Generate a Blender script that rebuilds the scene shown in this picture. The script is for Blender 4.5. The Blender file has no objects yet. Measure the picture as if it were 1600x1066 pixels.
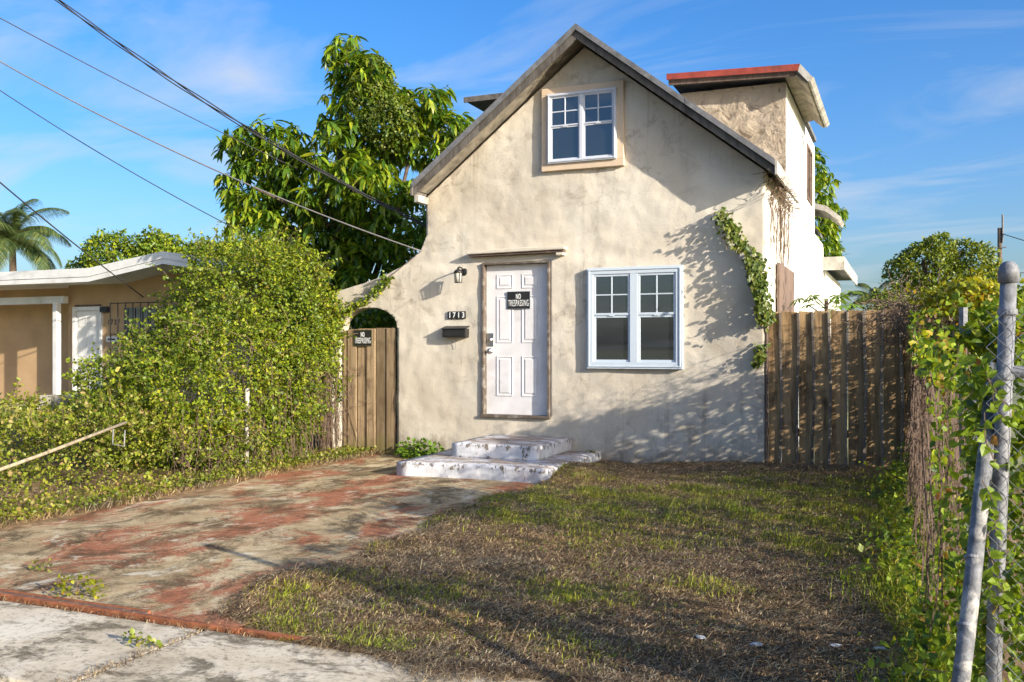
import bpy, bmesh, math, random
import numpy as np
from mathutils import Vector, Matrix, noise

R = math.radians
rng = np.random.default_rng(7)
random.seed(7)
scene = bpy.context.scene
COL = scene.collection

# ------------------------------------------------------------------ camera
EYE = (4.80, -11.45, 1.50)
cam = bpy.data.cameras.new('camera')
cam.sensor_width = 36.0
cam.lens = 36.0 * 1450 / 1600
cam.shift_y = 0.0075
cam.clip_end = 3000
camo = bpy.data.objects.new('camera', cam)
COL.objects.link(camo)
camo.location = EYE
camo.rotation_euler = (R(90), 0, R(23))
scene.camera = camo

# ------------------------------------------------------------------ light
SUN = Vector((2.8, -1.0, 0.95)).normalized()          # direction towards the sun
SUN_EL = math.asin(SUN.z)
SUN_AZ = math.atan2(SUN.x, SUN.y)                      # clockwise from +Y
sun = bpy.data.lights.new('sun', 'SUN')
sun.energy = 4.5
sun.angle = R(0.5)
sun.color = (1.0, 0.925, 0.80)
suno = bpy.data.objects.new('sun', sun)
COL.objects.link(suno)
suno.rotation_euler = SUN.to_track_quat('Z', 'Y').to_euler()
suno.location = (20, -10, 20)

world = bpy.data.worlds.new('World')
scene.world = world
world.use_nodes = True
wn = world.node_tree
wn.nodes.clear()
wo = wn.nodes.new('ShaderNodeOutputWorld')
bg = wn.nodes.new('ShaderNodeBackground')
sky = wn.nodes.new('ShaderNodeTexSky')
sky.sky_type = 'NISHITA'
sky.sun_disc = False
sky.sun_elevation = SUN_EL
sky.sun_rotation = SUN_AZ
sky.air_density = 1.0
sky.dust_density = 2.9
sky.ozone_density = 4.0
bg.inputs['Strength'].default_value = 0.135
# thin cirrus: noise on the sky direction projected to a flat layer far overhead
tc = wn.nodes.new('ShaderNodeTexCoord')
sep = wn.nodes.new('ShaderNodeSeparateXYZ')
wn.links.new(tc.outputs['Generated'], sep.inputs[0])
def wmath(op, a, b=None, clamp=False):
    n = wn.nodes.new('ShaderNodeMath'); n.operation = op; n.use_clamp = clamp
    for i, v in enumerate((a, b)):
        if v is None: continue
        if isinstance(v, (int, float)): n.inputs[i].default_value = v
        else: wn.links.new(v, n.inputs[i])
    return n.outputs[0]
zz = wmath('ADD', wmath('MAXIMUM', sep.outputs[2], 0.0), 0.12)
u = wmath('DIVIDE', sep.outputs[0], zz)
v = wmath('DIVIDE', sep.outputs[1], zz)
cmb = wn.nodes.new('ShaderNodeCombineXYZ')
wn.links.new(wmath('MULTIPLY', wmath('ADD', u, wmath('MULTIPLY', v, 0.35)), 0.9), cmb.inputs[0])
wn.links.new(wmath('MULTIPLY', v, 1.9), cmb.inputs[1])
cn = wn.nodes.new('ShaderNodeTexNoise')
cn.inputs['Scale'].default_value = 0.85
cn.inputs['Detail'].default_value = 7
cn.inputs['Roughness'].default_value = 0.55
cn.inputs['Distortion'].default_value = 0.9
wn.links.new(cmb.outputs[0], cn.inputs['Vector'])
cr = wn.nodes.new('ShaderNodeValToRGB')
cr.color_ramp.elements[0].position = 0.47
cr.color_ramp.elements[0].color = (0, 0, 0, 1)
cr.color_ramp.elements[1].position = 0.78
cr.color_ramp.elements[1].color = (0.75, 0.75, 0.75, 1)
wn.links.new(cn.outputs['Fac'], cr.inputs[0])
hs = wn.nodes.new('ShaderNodeHueSaturation')
hs.inputs['Saturation'].default_value = 1.27
hs.inputs['Hue'].default_value = 0.508
wn.links.new(sky.outputs[0], hs.inputs['Color'])
mx = wn.nodes.new('ShaderNodeMix'); mx.data_type = 'RGBA'
wn.links.new(cr.outputs[0], mx.inputs[0])
wn.links.new(hs.outputs[0], mx.inputs[6])
mx.inputs[7].default_value = (2.6, 2.8, 3.1, 1)
wn.links.new(mx.outputs[2], bg.inputs['Color'])
wn.links.new(bg.outputs[0], wo.inputs[0])

vs = scene.view_settings
vs.view_transform = 'Standard'
vs.look = 'None'
vs.exposure = 1.02
vs.gamma = 1.0
vs.use_curve_mapping = False
scene.cycles.max_bounces = 5
scene.cycles.diffuse_bounces = 3
scene.cycles.transparent_max_bounces = 6
scene.cycles.use_denoising = True

# ================================================================== materials
def _set(n, k, v):
    n.inputs[k].default_value = v

class NT:
    def __init__(s, name):
        m = bpy.data.materials.new(name); m.use_nodes = True
        s.m = m; s.t = m.node_tree; s.t.nodes.clear()
        s.out = s.t.nodes.new('ShaderNodeOutputMaterial')
    def n(s, typ, **kw):
        n = s.t.nodes.new(typ)
        for k, v in kw.items(): setattr(n, k, v)
        return n
    def l(s, a, b): s.t.links.new(a, b)
    def coord(s, kind='Object', scale=(1, 1, 1)):
        c = s.n('ShaderNodeTexCoord'); mp = s.n('ShaderNodeMapping')
        _set(mp, 'Scale', scale); s.l(c.outputs[kind], mp.inputs[0])
        return mp.outputs[0]
    def noise(s, vec, scale, detail=5, rough=0.55, dist=0.0):
        n = s.n('ShaderNodeTexNoise')
        _set(n, 'Scale', scale); _set(n, 'Detail', detail); _set(n, 'Roughness', rough); _set(n, 'Distortion', dist)
        s.l(vec, n.inputs['Vector']); return n.outputs['Fac']
    def ramp(s, fac, stops, interp='LINEAR'):
        r = s.n('ShaderNodeValToRGB'); cr = r.color_ramp; cr.interpolation = interp
        while len(cr.elements) < len(stops): cr.elements.new(0.5)
        for e, (p, c) in zip(cr.elements, stops):
            e.position = p
            if isinstance(c, (int, float)): c = (c, c, c)
            e.color = (*c[:3], 1)
        s.l(fac, r.inputs[0]); return r.outputs[0]
    def mix(s, fac, a, b, mode='MIX'):
        m = s.n('ShaderNodeMix', data_type='RGBA', blend_type=mode)
        for i, v in ((0, fac), (6, a), (7, b)):
            if isinstance(v, (int, float)): m.inputs[i].default_value = v
            elif isinstance(v, tuple): m.inputs[i].default_value = (*v[:3], 1)
            else: s.l(v, m.inputs[i])
        return m.outputs[2]
    def math(s, op, a, b=None):
        m = s.n('ShaderNodeMath', operation=op)
        for i, v in enumerate((a, b)):
            if v is None: continue
            if isinstance(v, (int, float)): m.inputs[i].default_value = v
            else: s.l(v, m.inputs[i])
        return m.outputs[0]
    def bsdf(s, col, rough=0.8, bump=None, strength=0.3, dist=0.02, metal=0.0, spec=0.3):
        b = s.n('ShaderNodeBsdfPrincipled')
        if isinstance(col, tuple): _set(b, 'Base Color', (*col[:3], 1))
        else: s.l(col, b.inputs['Base Color'])
        if isinstance(rough, (int, float)): _set(b, 'Roughness', rough)
        else: s.l(rough, b.inputs['Roughness'])
        _set(b, 'Metallic', metal); _set(b, 'Specular IOR Level', spec)
        if bump is not None:
            bp = s.n('ShaderNodeBump'); _set(bp, 'Strength', strength); _set(bp, 'Distance', dist)
            s.l(bump, bp.inputs['Height']); s.l(bp.outputs[0], b.inputs['Normal'])
        s.l(b.outputs[0], s.out.inputs[0]); return b

def simple(name, col, rough=0.6, scale=8.0, var=0.25, bump=0.1, metal=0.0, spec=0.4, dirt=None):
    t = NT(name); vec = t.coord()
    f = t.noise(vec, scale, 6, 0.6)
    lo = tuple(c * (1 - var) for c in col); hi = tuple(min(1, c * (1 + var * 0.6)) for c in col)
    c = t.ramp(f, [(0.3, lo), (0.7, hi)])
    if dirt:
        g = t.noise(vec, scale * 0.6, 8, 0.65, 0.4)
        c = t.mix(t.ramp(g, [(0.52, 0.0), (0.68, 0.85)]), c, dirt)
    t.bsdf(c, rough, t.noise(vec, scale * 5, 4), bump, 0.01, metal, spec)
    return t.m

def stucco():
    t = NT('stucco'); vec = t.coord()
    big = t.noise(vec, 0.8, 4, 0.55, 0.3)
    c = t.ramp(big, [(0.32, (0.53, 0.46, 0.36)), (0.5, (0.595, 0.53, 0.43)), (0.68, (0.65, 0.595, 0.50))])
    # patch repairs in a slightly different mix
    pv = t.n('ShaderNodeTexVoronoi', feature='F1'); _set(pv, 'Scale', 0.9)
    nn = t.n('ShaderNodeTexNoise'); _set(nn, 'Scale', 2.2); _set(nn, 'Detail', 6); _set(nn, 'Roughness', 0.65); t.l(vec, nn.inputs['Vector'])
    wv = t.n('ShaderNodeMix', data_type='VECTOR'); wv.inputs[0].default_value = 0.35
    t.l(vec, wv.inputs[4]); t.l(nn.outputs['Color'], wv.inputs[5]); t.l(wv.outputs[1], pv.inputs['Vector'])
    sc = t.n('ShaderNodeSeparateColor'); t.l(pv.outputs['Color'], sc.inputs[0])
    c = t.mix(1.0, c, t.ramp(sc.outputs[0], [(0.0, (0.90, 0.89, 0.88)), (1.0, (1.05, 1.04, 1.03))]), 'MULTIPLY')
    # dirt that gathers in ragged stains, and soot specks
    gate = t.ramp(t.noise(vec, 0.55, 3), [(0.44, 0.15), (0.60, 1.0)])
    st = t.noise(vec, 3.6, 10, 0.74, 0.6)
    c = t.mix(t.math('MULTIPLY', t.ramp(st, [(0.51, 0.0), (0.63, 0.7)]), gate), c, (0.27, 0.215, 0.15))
    sx = t.n('ShaderNodeSeparateXYZ'); t.l(vec, sx.inputs[0])
    h = t.math('ADD', sx.outputs[2], t.math('MULTIPLY', t.math('SUBTRACT', st, 0.5), 1.3))
    c = t.mix(t.ramp(h, [(0.02, 0.72), (0.30, 0.0)]), c, (0.22, 0.165, 0.11))
    sk = t.noise(t.coord('Object', (9, 1, 0.42)), 1.0, 8, 0.66)
    c = t.mix(t.math('MULTIPLY', t.ramp(sk, [(0.55, 0.0), (0.68, 0.55)]), gate), c, (0.25, 0.205, 0.15))
    vo = t.n('ShaderNodeTexVoronoi', feature='DISTANCE_TO_EDGE'); _set(vo, 'Scale', 1.3); t.l(wv.outputs[1], vo.inputs['Vector'])
    crack = t.math('MULTIPLY', t.ramp(vo.outputs['Distance'], [(0.0, 1.0), (0.003, 0.0)]), t.ramp(t.noise(vec, 0.7, 2), [(0.55, 0.0), (0.63, 1.0)]))
    c = t.mix(t.math('MULTIPLY', crack, 0.5), c, (0.14, 0.10, 0.07))
    sp = t.noise(vec, 42, 5, 0.72)
    c = t.mix(t.ramp(sp, [(0.66, 0.0), (0.74, 0.6)]), c, (0.17, 0.13, 0.09))
    b1 = t.noise(t.coord('Object', (1, 1, 1.3)), 6, 5, 0.55, 0.8); b2 = t.noise(vec, 75, 6, 0.7); b3 = t.noise(vec, 22, 5, 0.65, 0.6)
    hgt = t.math('ADD', t.math('MULTIPLY', b1, 0.45), t.math('ADD', t.math('MULTIPLY', b2, 0.24), t.math('MULTIPLY', b3, 0.46)))
    hgt = t.math('SUBTRACT', hgt, t.math('MULTIPLY', crack, 0.4))
    t.bsdf(c, 0.92, hgt, 0.30, 0.025, spec=0.15)
    return t.m

def white_render():
    t = NT('white_wall_paint'); vec = t.coord()
    f = t.noise(vec, 1.5, 7, 0.65, 0.3)
    c = t.ramp(f, [(0.35, (0.60, 0.57, 0.50)), (0.5, (0.74, 0.72, 0.66)), (0.7, (0.80, 0.79, 0.75))])
    sk = t.noise(t.coord('Object', (5, 5, 0.5)), 1.2, 7, 0.65)
    c = t.mix(t.ramp(sk, [(0.60, 0.0), (0.75, 0.7)]), c, (0.30, 0.24, 0.16))
    t.bsdf(c, 0.9, t.noise(vec, 9, 8, 0.65), 0.5, 0.03, spec=0.2)
    return t.m

def rough_stucco():
    t = NT('rough_dormer_stucco'); vec = t.coord()
    f = t.noise(vec, 1.6, 7, 0.65, 0.4)
    c = t.ramp(f, [(0.35, (0.42, 0.33, 0.24)), (0.6, (0.56, 0.46, 0.35))])
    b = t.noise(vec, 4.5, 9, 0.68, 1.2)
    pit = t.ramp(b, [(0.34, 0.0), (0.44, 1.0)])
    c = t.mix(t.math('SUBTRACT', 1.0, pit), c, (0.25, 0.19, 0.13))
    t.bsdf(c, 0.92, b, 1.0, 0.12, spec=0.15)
    return t.m

def wood(name, a, b, dirt, grain=14.0, obj=True, green=None):
    t = NT(name); vec = t.coord('Object', (grain, grain, 0.9))
    oi = t.n('ShaderNodeObjectInfo')
    ad = t.n('ShaderNodeVectorMath', operation='ADD')
    sc = t.n('ShaderNodeVectorMath', operation='SCALE'); _set(sc, 'Scale', 30.0)
    cb = t.n('ShaderNodeCombineXYZ')
    for i in range(3): t.l(oi.outputs['Random'], cb.inputs[i])
    t.l(cb.outputs[0], sc.inputs[0]); t.l(vec, ad.inputs[0]); t.l(sc.outputs[0], ad.inputs[1])
    g = t.noise(ad.outputs[0], 1.6, 8, 0.65, 0.8)
    c = t.ramp(g, [(0.3, a), (0.55, b), (0.75, tuple(min(1, x * 1.25) for x in b))])
    hv = t.ramp(oi.outputs['Random'], [(0.0, 0.62), (1.0, 1.12)])
    c = t.mix(1.0, c, hv, 'MULTIPLY')
    v2 = t.coord()
    ad2 = t.n('ShaderNodeVectorMath', operation='ADD'); t.l(v2, ad2.inputs[0]); t.l(sc.outputs[0], ad2.inputs[1])
    k = t.noise(ad2.outputs[0], 3.2, 7, 0.65, 0.4)
    c = t.mix(t.ramp(k, [(0.52, 0.0), (0.70, 0.8)]), c, dirt)
    if green:
        sx = t.n('ShaderNodeSeparateXYZ'); t.l(v2, sx.inputs[0])
        h = t.math('ADD', sx.outputs[2], t.math('MULTIPLY', k, 0.5))
        c = t.mix(t.ramp(h, [(0.2, 0.75), (0.55, 0.0)]), c, green)
    t.bsdf(c, 0.85, g, 0.5, 0.006, spec=0.2)
    return t.m

def leaf(name, stops, trans=0.35, rough=0.45, spec=0.35, age=None):
    t = NT(name)
    ge = t.n('ShaderNodeNewGeometry')
    c = t.ramp(ge.outputs['Random Per Island'], stops)
    co = t.coord()
    n = t.noise(co, 1.3, 3); n2 = t.noise(co, 8.0, 2)
    c = t.mix(1.0, c, t.ramp(n, [(0.3, (0.75, 0.80, 0.9)), (0.7, (1.25, 1.15, 1.0))]), 'MULTIPLY')
    c = t.mix(1.0, c, t.ramp(n2, [(0.3, 0.68), (0.7, 1.25)]), 'MULTIPLY')
    b = t.bsdf(c, rough, spec=spec)
    tr = t.n('ShaderNodeBsdfTranslucent')
    t.l(t.mix(1.0, c, (1.35, 1.25, 0.55), 'MULTIPLY'), tr.inputs[0])
    ms = t.n('ShaderNodeMixShader'); _set(ms, 0, trans)
    t.l(b.outputs[0], ms.inputs[1]); t.l(tr.outputs[0], ms.inputs[2]); t.l(ms.outputs[0], t.out.inputs[0])
    return t.m

def driveway_mat():
    t = NT('driveway_concrete'); vec = t.coord()
    f = t.noise(vec, 1.8, 10, 0.7, 0.5)
    c = t.ramp(f, [(0.32, (0.28, 0.19, 0.095)), (0.5, (0.48, 0.36, 0.20)), (0.66, (0.66, 0.54, 0.34))])
    g = t.noise(vec, 60, 6, 0.75)
    # what is left of the red paint: worn through along the wheel tracks, chipped at its edges
    sx = t.n('ShaderNodeSeparateXYZ'); t.l(vec, sx.inputs[0])
    tr = t.math('MULTIPLY', t.math('SINE', t.math('MULTIPLY', t.math('ADD', sx.outputs[0], 1.0), 3.6)), 0.045)
    r_ = t.noise(t.coord('Object', (1.0, 0.65, 1)), 1.7, 12, 0.78, 0.5)
    r_ = t.math('ADD', t.math('ADD', r_, tr), t.math('MULTIPLY', t.math('SUBTRACT', g, 0.5), 0.16))
    c = t.mix(t.ramp(r_, [(0.485, 0.0), (0.545, 0.82)]), c, t.ramp(t.noise(vec, 14, 6, 0.7), [(0.3, (0.18, 0.05, 0.028)), (0.55, (0.40, 0.115, 0.055)), (0.75, (0.52, 0.20, 0.10))]))
    d = t.noise(t.coord('Object', (1.0, 0.7, 1)), 2.3, 12, 0.8, 0.6)
    d = t.math('ADD', d, t.math('MULTIPLY', t.math('SUBTRACT', g, 0.5), 0.22))
    c = t.mix(t.ramp(d, [(0.475, 0.0), (0.58, 0.85)]), c, (0.085, 0.06, 0.03))
    w = t.noise(t.coord('Object', (1.0, 0.6, 1)), 3.4, 10, 0.74, 0.5)
    c = t.mix(t.ramp(w, [(0.57, 0.0), (0.64, 0.75)]), c, (0.70, 0.62, 0.46))
    c = t.mix(t.ramp(g, [(0.53, 0.0), (0.66, 0.6)]), c, (0.10, 0.075, 0.045))
    vo = t.n('ShaderNodeTexVoronoi', feature='DISTANCE_TO_EDGE'); _set(vo, 'Scale', 0.42)
    nn = t.n('ShaderNodeTexNoise'); _set(nn, 'Scale', 2.4); _set(nn, 'Detail', 9); _set(nn, 'Roughness', 0.72); t.l(vec, nn.inputs['Vector'])
    wv = t.n('ShaderNodeMix', data_type='VECTOR'); wv.inputs[0].default_value = 0.4
    t.l(vec, wv.inputs[4]); t.l(nn.outputs['Color'], wv.inputs[5]); t.l(wv.outputs[1], vo.inputs['Vector'])
    cr = t.math('MULTIPLY', t.ramp(vo.outputs['Distance'], [(0.0, 1.0), (0.004, 0.0)]), t.ramp(t.noise(vec, 1.1, 3), [(0.42, 0.0), (0.55, 1.0)]))
    c = t.mix(cr, c, (0.05, 0.035, 0.02))
    hgt = t.math('SUBTRACT', t.math('ADD', t.math('MULTIPLY', f, 0.6), t.math('MULTIPLY', g, 0.4)), t.math('MULTIPLY', cr, 0.8))
    t.bsdf(c, 0.9, hgt, 0.7, 0.02, spec=0.15)
    return t.m

def sidewalk_mat():
    t = NT('sidewalk_concrete'); vec = t.coord()
    f = t.noise(vec, 1.7, 9, 0.66, 0.4)
    c = t.ramp(f, [(0.3, (0.36, 0.29, 0.19)), (0.48, (0.60, 0.51, 0.37)), (0.65, (0.72, 0.64, 0.50))])
    d = t.noise(t.coord('Object', (0.75, 1.25, 1)), 2.6, 11, 0.78, 0.4)
    c = t.mix(t.ramp(d, [(0.49, 0.0), (0.57, 0.85)]), c, t.ramp(t.noise(vec, 30, 5, 0.7), [(0.4, (0.05, 0.04, 0.022)), (0.66, (0.22, 0.18, 0.11))]))
    mo = t.noise(vec, 34, 7, 0.75)
    c = t.mix(t.ramp(mo, [(0.53, 0.0), (0.66, 0.65)]), c, (0.12, 0.095, 0.06))
    t.bsdf(c, 0.9, t.math('ADD', f, t.math('MULTIPLY', mo, 0.4)), 0.6, 0.015, spec=0.15)
    return t.m

def soil_mat():
    t = NT('lawn_soil'); vec = t.coord()
    f = t.noise(vec, 9, 9, 0.7, 0.4); g = t.noise(vec, 0.9, 5, 0.6)
    c = t.ramp(f, [(0.3, (0.08, 0.05, 0.028)), (0.5, (0.24, 0.155, 0.085)), (0.7, (0.40, 0.28, 0.16))])
    c = t.mix(t.ramp(g, [(0.48, 0.0), (0.6, 0.5)]), c, (0.09, 0.10, 0.03))
    t.bsdf(c, 0.95, t.noise(vec, 40, 6, 0.7), 0.8, 0.02, spec=0.1)
    return t.m

def step_paint():
    t = NT('flaking_white_paint'); vec = t.coord()
    f = t.noise(vec, 2.5, 8, 0.65)
    c = t.ramp(f, [(0.35, (0.50, 0.51, 0.54)), (0.65, (0.70, 0.70, 0.72))])
    sx = t.n('ShaderNodeSeparateXYZ'); t.l(vec, sx.inputs[0])
    e1 = t.ramp(t.math('ABSOLUTE', t.math('SUBTRACT', sx.outputs[2], 0.145)), [(0.0, 0.11), (0.06, 0.0)])
    e2 = t.ramp(t.math('ABSOLUTE', t.math('SUBTRACT', sx.outputs[2], 0.32)), [(0.0, 0.11), (0.06, 0.0)])
    k = t.math('ADD', t.noise(t.coord('Object', (1, 1, 0.6)), 11, 10, 0.74, 0.5), t.math('ADD', e1, e2))
    c = t.mix(t.ramp(k, [(0.60, 0.0), (0.63, 0.92)]), c, t.ramp(t.noise(vec, 40, 4), [(0.4, (0.05, 0.045, 0.04)), (0.6, (0.22, 0.18, 0.13))]))
    ge = t.n('ShaderNodeNewGeometry'); sn = t.n('ShaderNodeSeparateXYZ'); t.l(ge.outputs['Normal'], sn.inputs[0])
    d = t.noise(t.coord('Object', (0.8, 2.2, 1)), 2.2, 10, 0.72, 0.4)
    tread = t.math('MULTIPLY', t.ramp(sn.outputs[2], [(0.7, 0.25), (0.95, 1.0)]), t.ramp(d, [(0.42, 0.0), (0.56, 0.9)]))
    c = t.mix(tread, c, (0.30, 0.22, 0.16))
    t.bsdf(c, 0.8, t.math('ADD', t.noise(vec, 9, 6), t.math('MULTIPLY', k, 0.5)), 0.5, 0.02, spec=0.25)
    return t.m

def glass_mat():
    t = NT('window_glass')
    n = t.noise(t.coord(), 1.2, 2)
    b = t.bsdf((0.018, 0.021, 0.024), 0.03, n, 0.04, 0.01, spec=0.5)
    _set(b, 'IOR', 2.3)
    return t.m

M = {}
M['stucco'] = stucco()
M['white'] = white_render()
M['dormer'] = rough_stucco()
M['drive'] = driveway_mat()
M['walk'] = sidewalk_mat()
M['soil'] = soil_mat()
M['steps'] = step_paint()
M['glass'] = glass_mat()
M['roofing'] = simple('grey_roofing', (0.17, 0.165, 0.16), 0.85, 5, 0.35, 0.3, dirt=(0.06, 0.05, 0.04))
M['fascia'] = wood('weathered_fascia', (0.07, 0.06, 0.052), (0.17, 0.15, 0.13), (0.05, 0.04, 0.03), 6)
M['greymetal'] = simple('grey_drip_edge', (0.165, 0.163, 0.168), 0.6, 9, 0.35, 0.1, dirt=(0.09, 0.08, 0.07))
M['red'] = simple('red_fascia_paint', (0.34, 0.055, 0.035), 0.7, 7, 0.4, 0.2, dirt=(0.10, 0.05, 0.035))
M['palefascia'] = simple('pale_fascia_paint', (0.46, 0.43, 0.38), 0.8, 5, 0.3, 0.2, dirt=(0.20, 0.16, 0.12))
M['soffit'] = simple('stained_soffit', (0.30, 0.26, 0.20), 0.9, 6, 0.4, 0.3, dirt=(0.08, 0.06, 0.045))
M['door'] = simple('white_door_paint', (0.72, 0.69, 0.68), 0.5, 3, 0.12, 0.06, dirt=(0.55, 0.51, 0.48))
M['doorframe'] = simple('worn_door_frame', (0.13, 0.10, 0.075), 0.7, 14, 0.5, 0.3, dirt=(0.35, 0.32, 0.28))
M['casing'] = simple('peach_casing_paint', (0.63, 0.48, 0.335), 0.75, 5, 0.10, 0.08)
M['vinylblue'] = simple('pale_blue_vinyl', (0.53, 0.59, 0.645), 0.4, 3, 0.04, 0.02)
M['vinyl'] = simple('grey_white_vinyl', (0.56, 0.58, 0.63), 0.4, 3, 0.04, 0.02)
M['black'] = simple('black_painted_metal', (0.022, 0.021, 0.02), 0.45, 9, 0.3, 0.05)
M['signwhite'] = simple('white_print', (0.74, 0.74, 0.72), 0.6, 9, 0.08, 0.0)
M['lampglass'] = simple('clouded_lamp_glass', (0.55, 0.50, 0.42), 0.25, 9, 0.1, 0.0)
M['steel'] = simple('brushed_steel', (0.52, 0.51, 0.49), 0.32, 12, 0.15, 0.03, metal=1.0)
M['galv'] = simple('galvanised_pipe', (0.22, 0.22, 0.23), 0.6, 22, 0.5, 0.2, metal=0.1, dirt=(0.075, 0.068, 0.06))
M['galvdark'] = simple('dull_steel_pipe', (0.15, 0.15, 0.155), 0.65, 24, 0.5, 0.25, metal=0.1, dirt=(0.42, 0.39, 0.34))
M['galvwire'] = simple('galvanised_wire', (0.42, 0.42, 0.42), 0.45, 9, 0.25, 0.0, metal=0.5)
M['rust'] = simple('rusted_channel', (0.30, 0.10, 0.04), 0.9, 14, 0.5, 0.4, dirt=(0.10, 0.035, 0.018))
M['gatewood'] = wood('gate_wood', (0.18, 0.115, 0.06), (0.36, 0.255, 0.15), (0.095, 0.06, 0.035), 13, green=(0.15, 0.14, 0.03))
M['fencewood'] = wood('fence_wood', (0.15, 0.09, 0.042), (0.44, 0.285, 0.14), (0.065, 0.038, 0.02), 13)
M['battenwood'] = wood('batten_wood', (0.13, 0.10, 0.075), (0.29, 0.235, 0.18), (0.08, 0.06, 0.045), 13)
M['oldwood'] = wood('brown_board', (0.10, 0.065, 0.05), (0.22, 0.155, 0.12), (0.06, 0.04, 0.03), 10)
M['whitepost'] = simple('chalky_white_post', (0.46, 0.42, 0.36), 0.85, 16, 0.3, 0.3, dirt=(0.17, 0.13, 0.09))
M['railpaint'] = simple('weathered_rail', (0.36, 0.29, 0.19), 0.85, 18, 0.35, 0.3, dirt=(0.15, 0.11, 0.07))
M['tan'] = simple('tan_house_paint', (0.47, 0.31, 0.165), 0.85, 1.5, 0.16, 0.15)
M['trim'] = simple('white_trim_paint', (0.72, 0.70, 0.66), 0.7, 2.5, 0.12, 0.1, dirt=(0.5, 0.46, 0.40))
M['wire'] = simple('black_cable', (0.035, 0.033, 0.032), 0.6, 5, 0.2, 0.0)
M['greycable'] = simple('grey_cable', (0.16, 0.15, 0.145), 0.6, 5, 0.2, 0.0)
M['barkk'] = simple('bark', (0.13, 0.09, 0.06), 0.95, 9, 0.5, 0.8)
M['stem'] = simple('dry_vine_stem', (0.17, 0.115, 0.075), 0.95, 12, 0.5, 0.3)
M['darkstem'] = simple('dark_vine_stem', (0.14, 0.095, 0.07), 0.95, 12, 0.5, 0.3)
M['paper'] = simple('pale_litter', (0.45, 0.44, 0.43), 0.8, 20, 0.2, 0.3)
M['asphalt'] = simple('street_asphalt', (0.20, 0.19, 0.17), 0.95, 20, 0.5, 0.6)
M['farground'] = simple('rough_ground', (0.20, 0.20, 0.09), 0.95, 1.5, 0.4, 0.4)

M['lf_vine'] = leaf('vine_leaf', [(0.0, (0.06, 0.11, 0.012)), (0.35, (0.15, 0.22, 0.018)), (0.75, (0.26, 0.33, 0.02)), (0.95, (0.38, 0.39, 0.03)), (1.0, (0.30, 0.22, 0.05))], 0.38)
M['lf_low'] = leaf('weed_leaf', [(0.0, (0.07, 0.10, 0.012)), (0.35, (0.17, 0.22, 0.018)), (0.7, (0.29, 0.32, 0.03)), (0.88, (0.34, 0.30, 0.09)), (1.0, (0.30, 0.19, 0.08))], 0.35)
M['lf_mango'] = leaf('mango_leaf', [(0.0, (0.04, 0.10, 0.014)), (0.35, (0.11, 0.21, 0.016)), (0.7, (0.23, 0.34, 0.02)), (1.0, (0.38, 0.40, 0.03))], 0.42, 0.38, 0.5)
M['lf_creeper'] = leaf('creeper_leaf', [(0.0, (0.05, 0.09, 0.015)), (0.6, (0.13, 0.18, 0.025)), (1.0, (0.22, 0.23, 0.04))], 0.35)
M['lf_far'] = leaf('far_tree_leaf', [(0.0, (0.06, 0.10, 0.015)), (0.5, (0.15, 0.21, 0.02)), (1.0, (0.28, 0.30, 0.035))], 0.4)
M['lf_farL'] = leaf('bright_far_tree_leaf', [(0.0, (0.05, 0.10, 0.012)), (0.5, (0.15, 0.23, 0.016)), (1.0, (0.30, 0.33, 0.02))], 0.3)
M['lf_palm'] = leaf('palm_leaf', [(0.0, (0.035, 0.07, 0.025)), (0.6, (0.08, 0.12, 0.03)), (1.0, (0.18, 0.19, 0.06))], 0.25)
M['lf_hedge'] = leaf('fence_vine_leaf', [(0.0, (0.05, 0.10, 0.014)), (0.4, (0.13, 0.21, 0.017)), (0.78, (0.25, 0.34, 0.022)), (0.94, (0.38, 0.38, 0.03)), (1.0, (0.36, 0.16, 0.05))], 0.42)
M['lf_yellow'] = leaf('yellow_green_leaf', [(0.0, (0.16, 0.19, 0.012)), (0.6, (0.30, 0.33, 0.02)), (0.9, (0.40, 0.33, 0.02)), (1.0, (0.40, 0.20, 0.03))], 0.4)
M['lf_bright'] = leaf('bright_weed_leaf', [(0.0, (0.08, 0.16, 0.015)), (1.0, (0.20, 0.33, 0.03))], 0.35)
M['lf_dry'] = leaf('dead_leaf', [(0.0, (0.07, 0.042, 0.028)), (0.6, (0.17, 0.11, 0.07)), (1.0, (0.30, 0.21, 0.12))], 0.1, 0.8, 0.1)
M['grass'] = leaf('grass_blade', [(0.0, (0.13, 0.17, 0.018)), (0.45, (0.26, 0.32, 0.025)), (0.8, (0.40, 0.42, 0.05)), (1.0, (0.46, 0.38, 0.14))], 0.3, 0.6, 0.2)
M['straw'] = leaf('dry_straw', [(0.0, (0.07, 0.04, 0.025)), (0.4, (0.22, 0.135, 0.075)), (0.72, (0.43, 0.31, 0.17)), (1.0, (0.68, 0.55, 0.33))], 0.12, 0.7, 0.15)

# ================================================================== helpers
def tag(o, label=None, cat=None, group=None, kind=None):
    if label: o['label'] = label
    if cat: o['category'] = cat
    if group: o['group'] = group
    if kind: o['kind'] = kind
    return o

def empty(name, loc, label=None, cat=None, group=None):
    o = bpy.data.objects.new(name, None)
    o.empty_display_size = 0.2
    COL.objects.link(o)
    o.location = loc
    return tag(o, label, cat, group)

def link(name, me, parent=None, mat=None):
    o = bpy.data.objects.new(name, me)
    COL.objects.link(o)
    if mat is not None and len(me.materials) == 0: me.materials.append(mat)
    if parent is not None:
        o.parent = parent
        # geometry is written in world metres: undo the offset of the parents
        p, off = parent, Vector((0, 0, 0))
        while p is not None:
            off += p.location; p = p.parent
        o.location = -off
    return o

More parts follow.
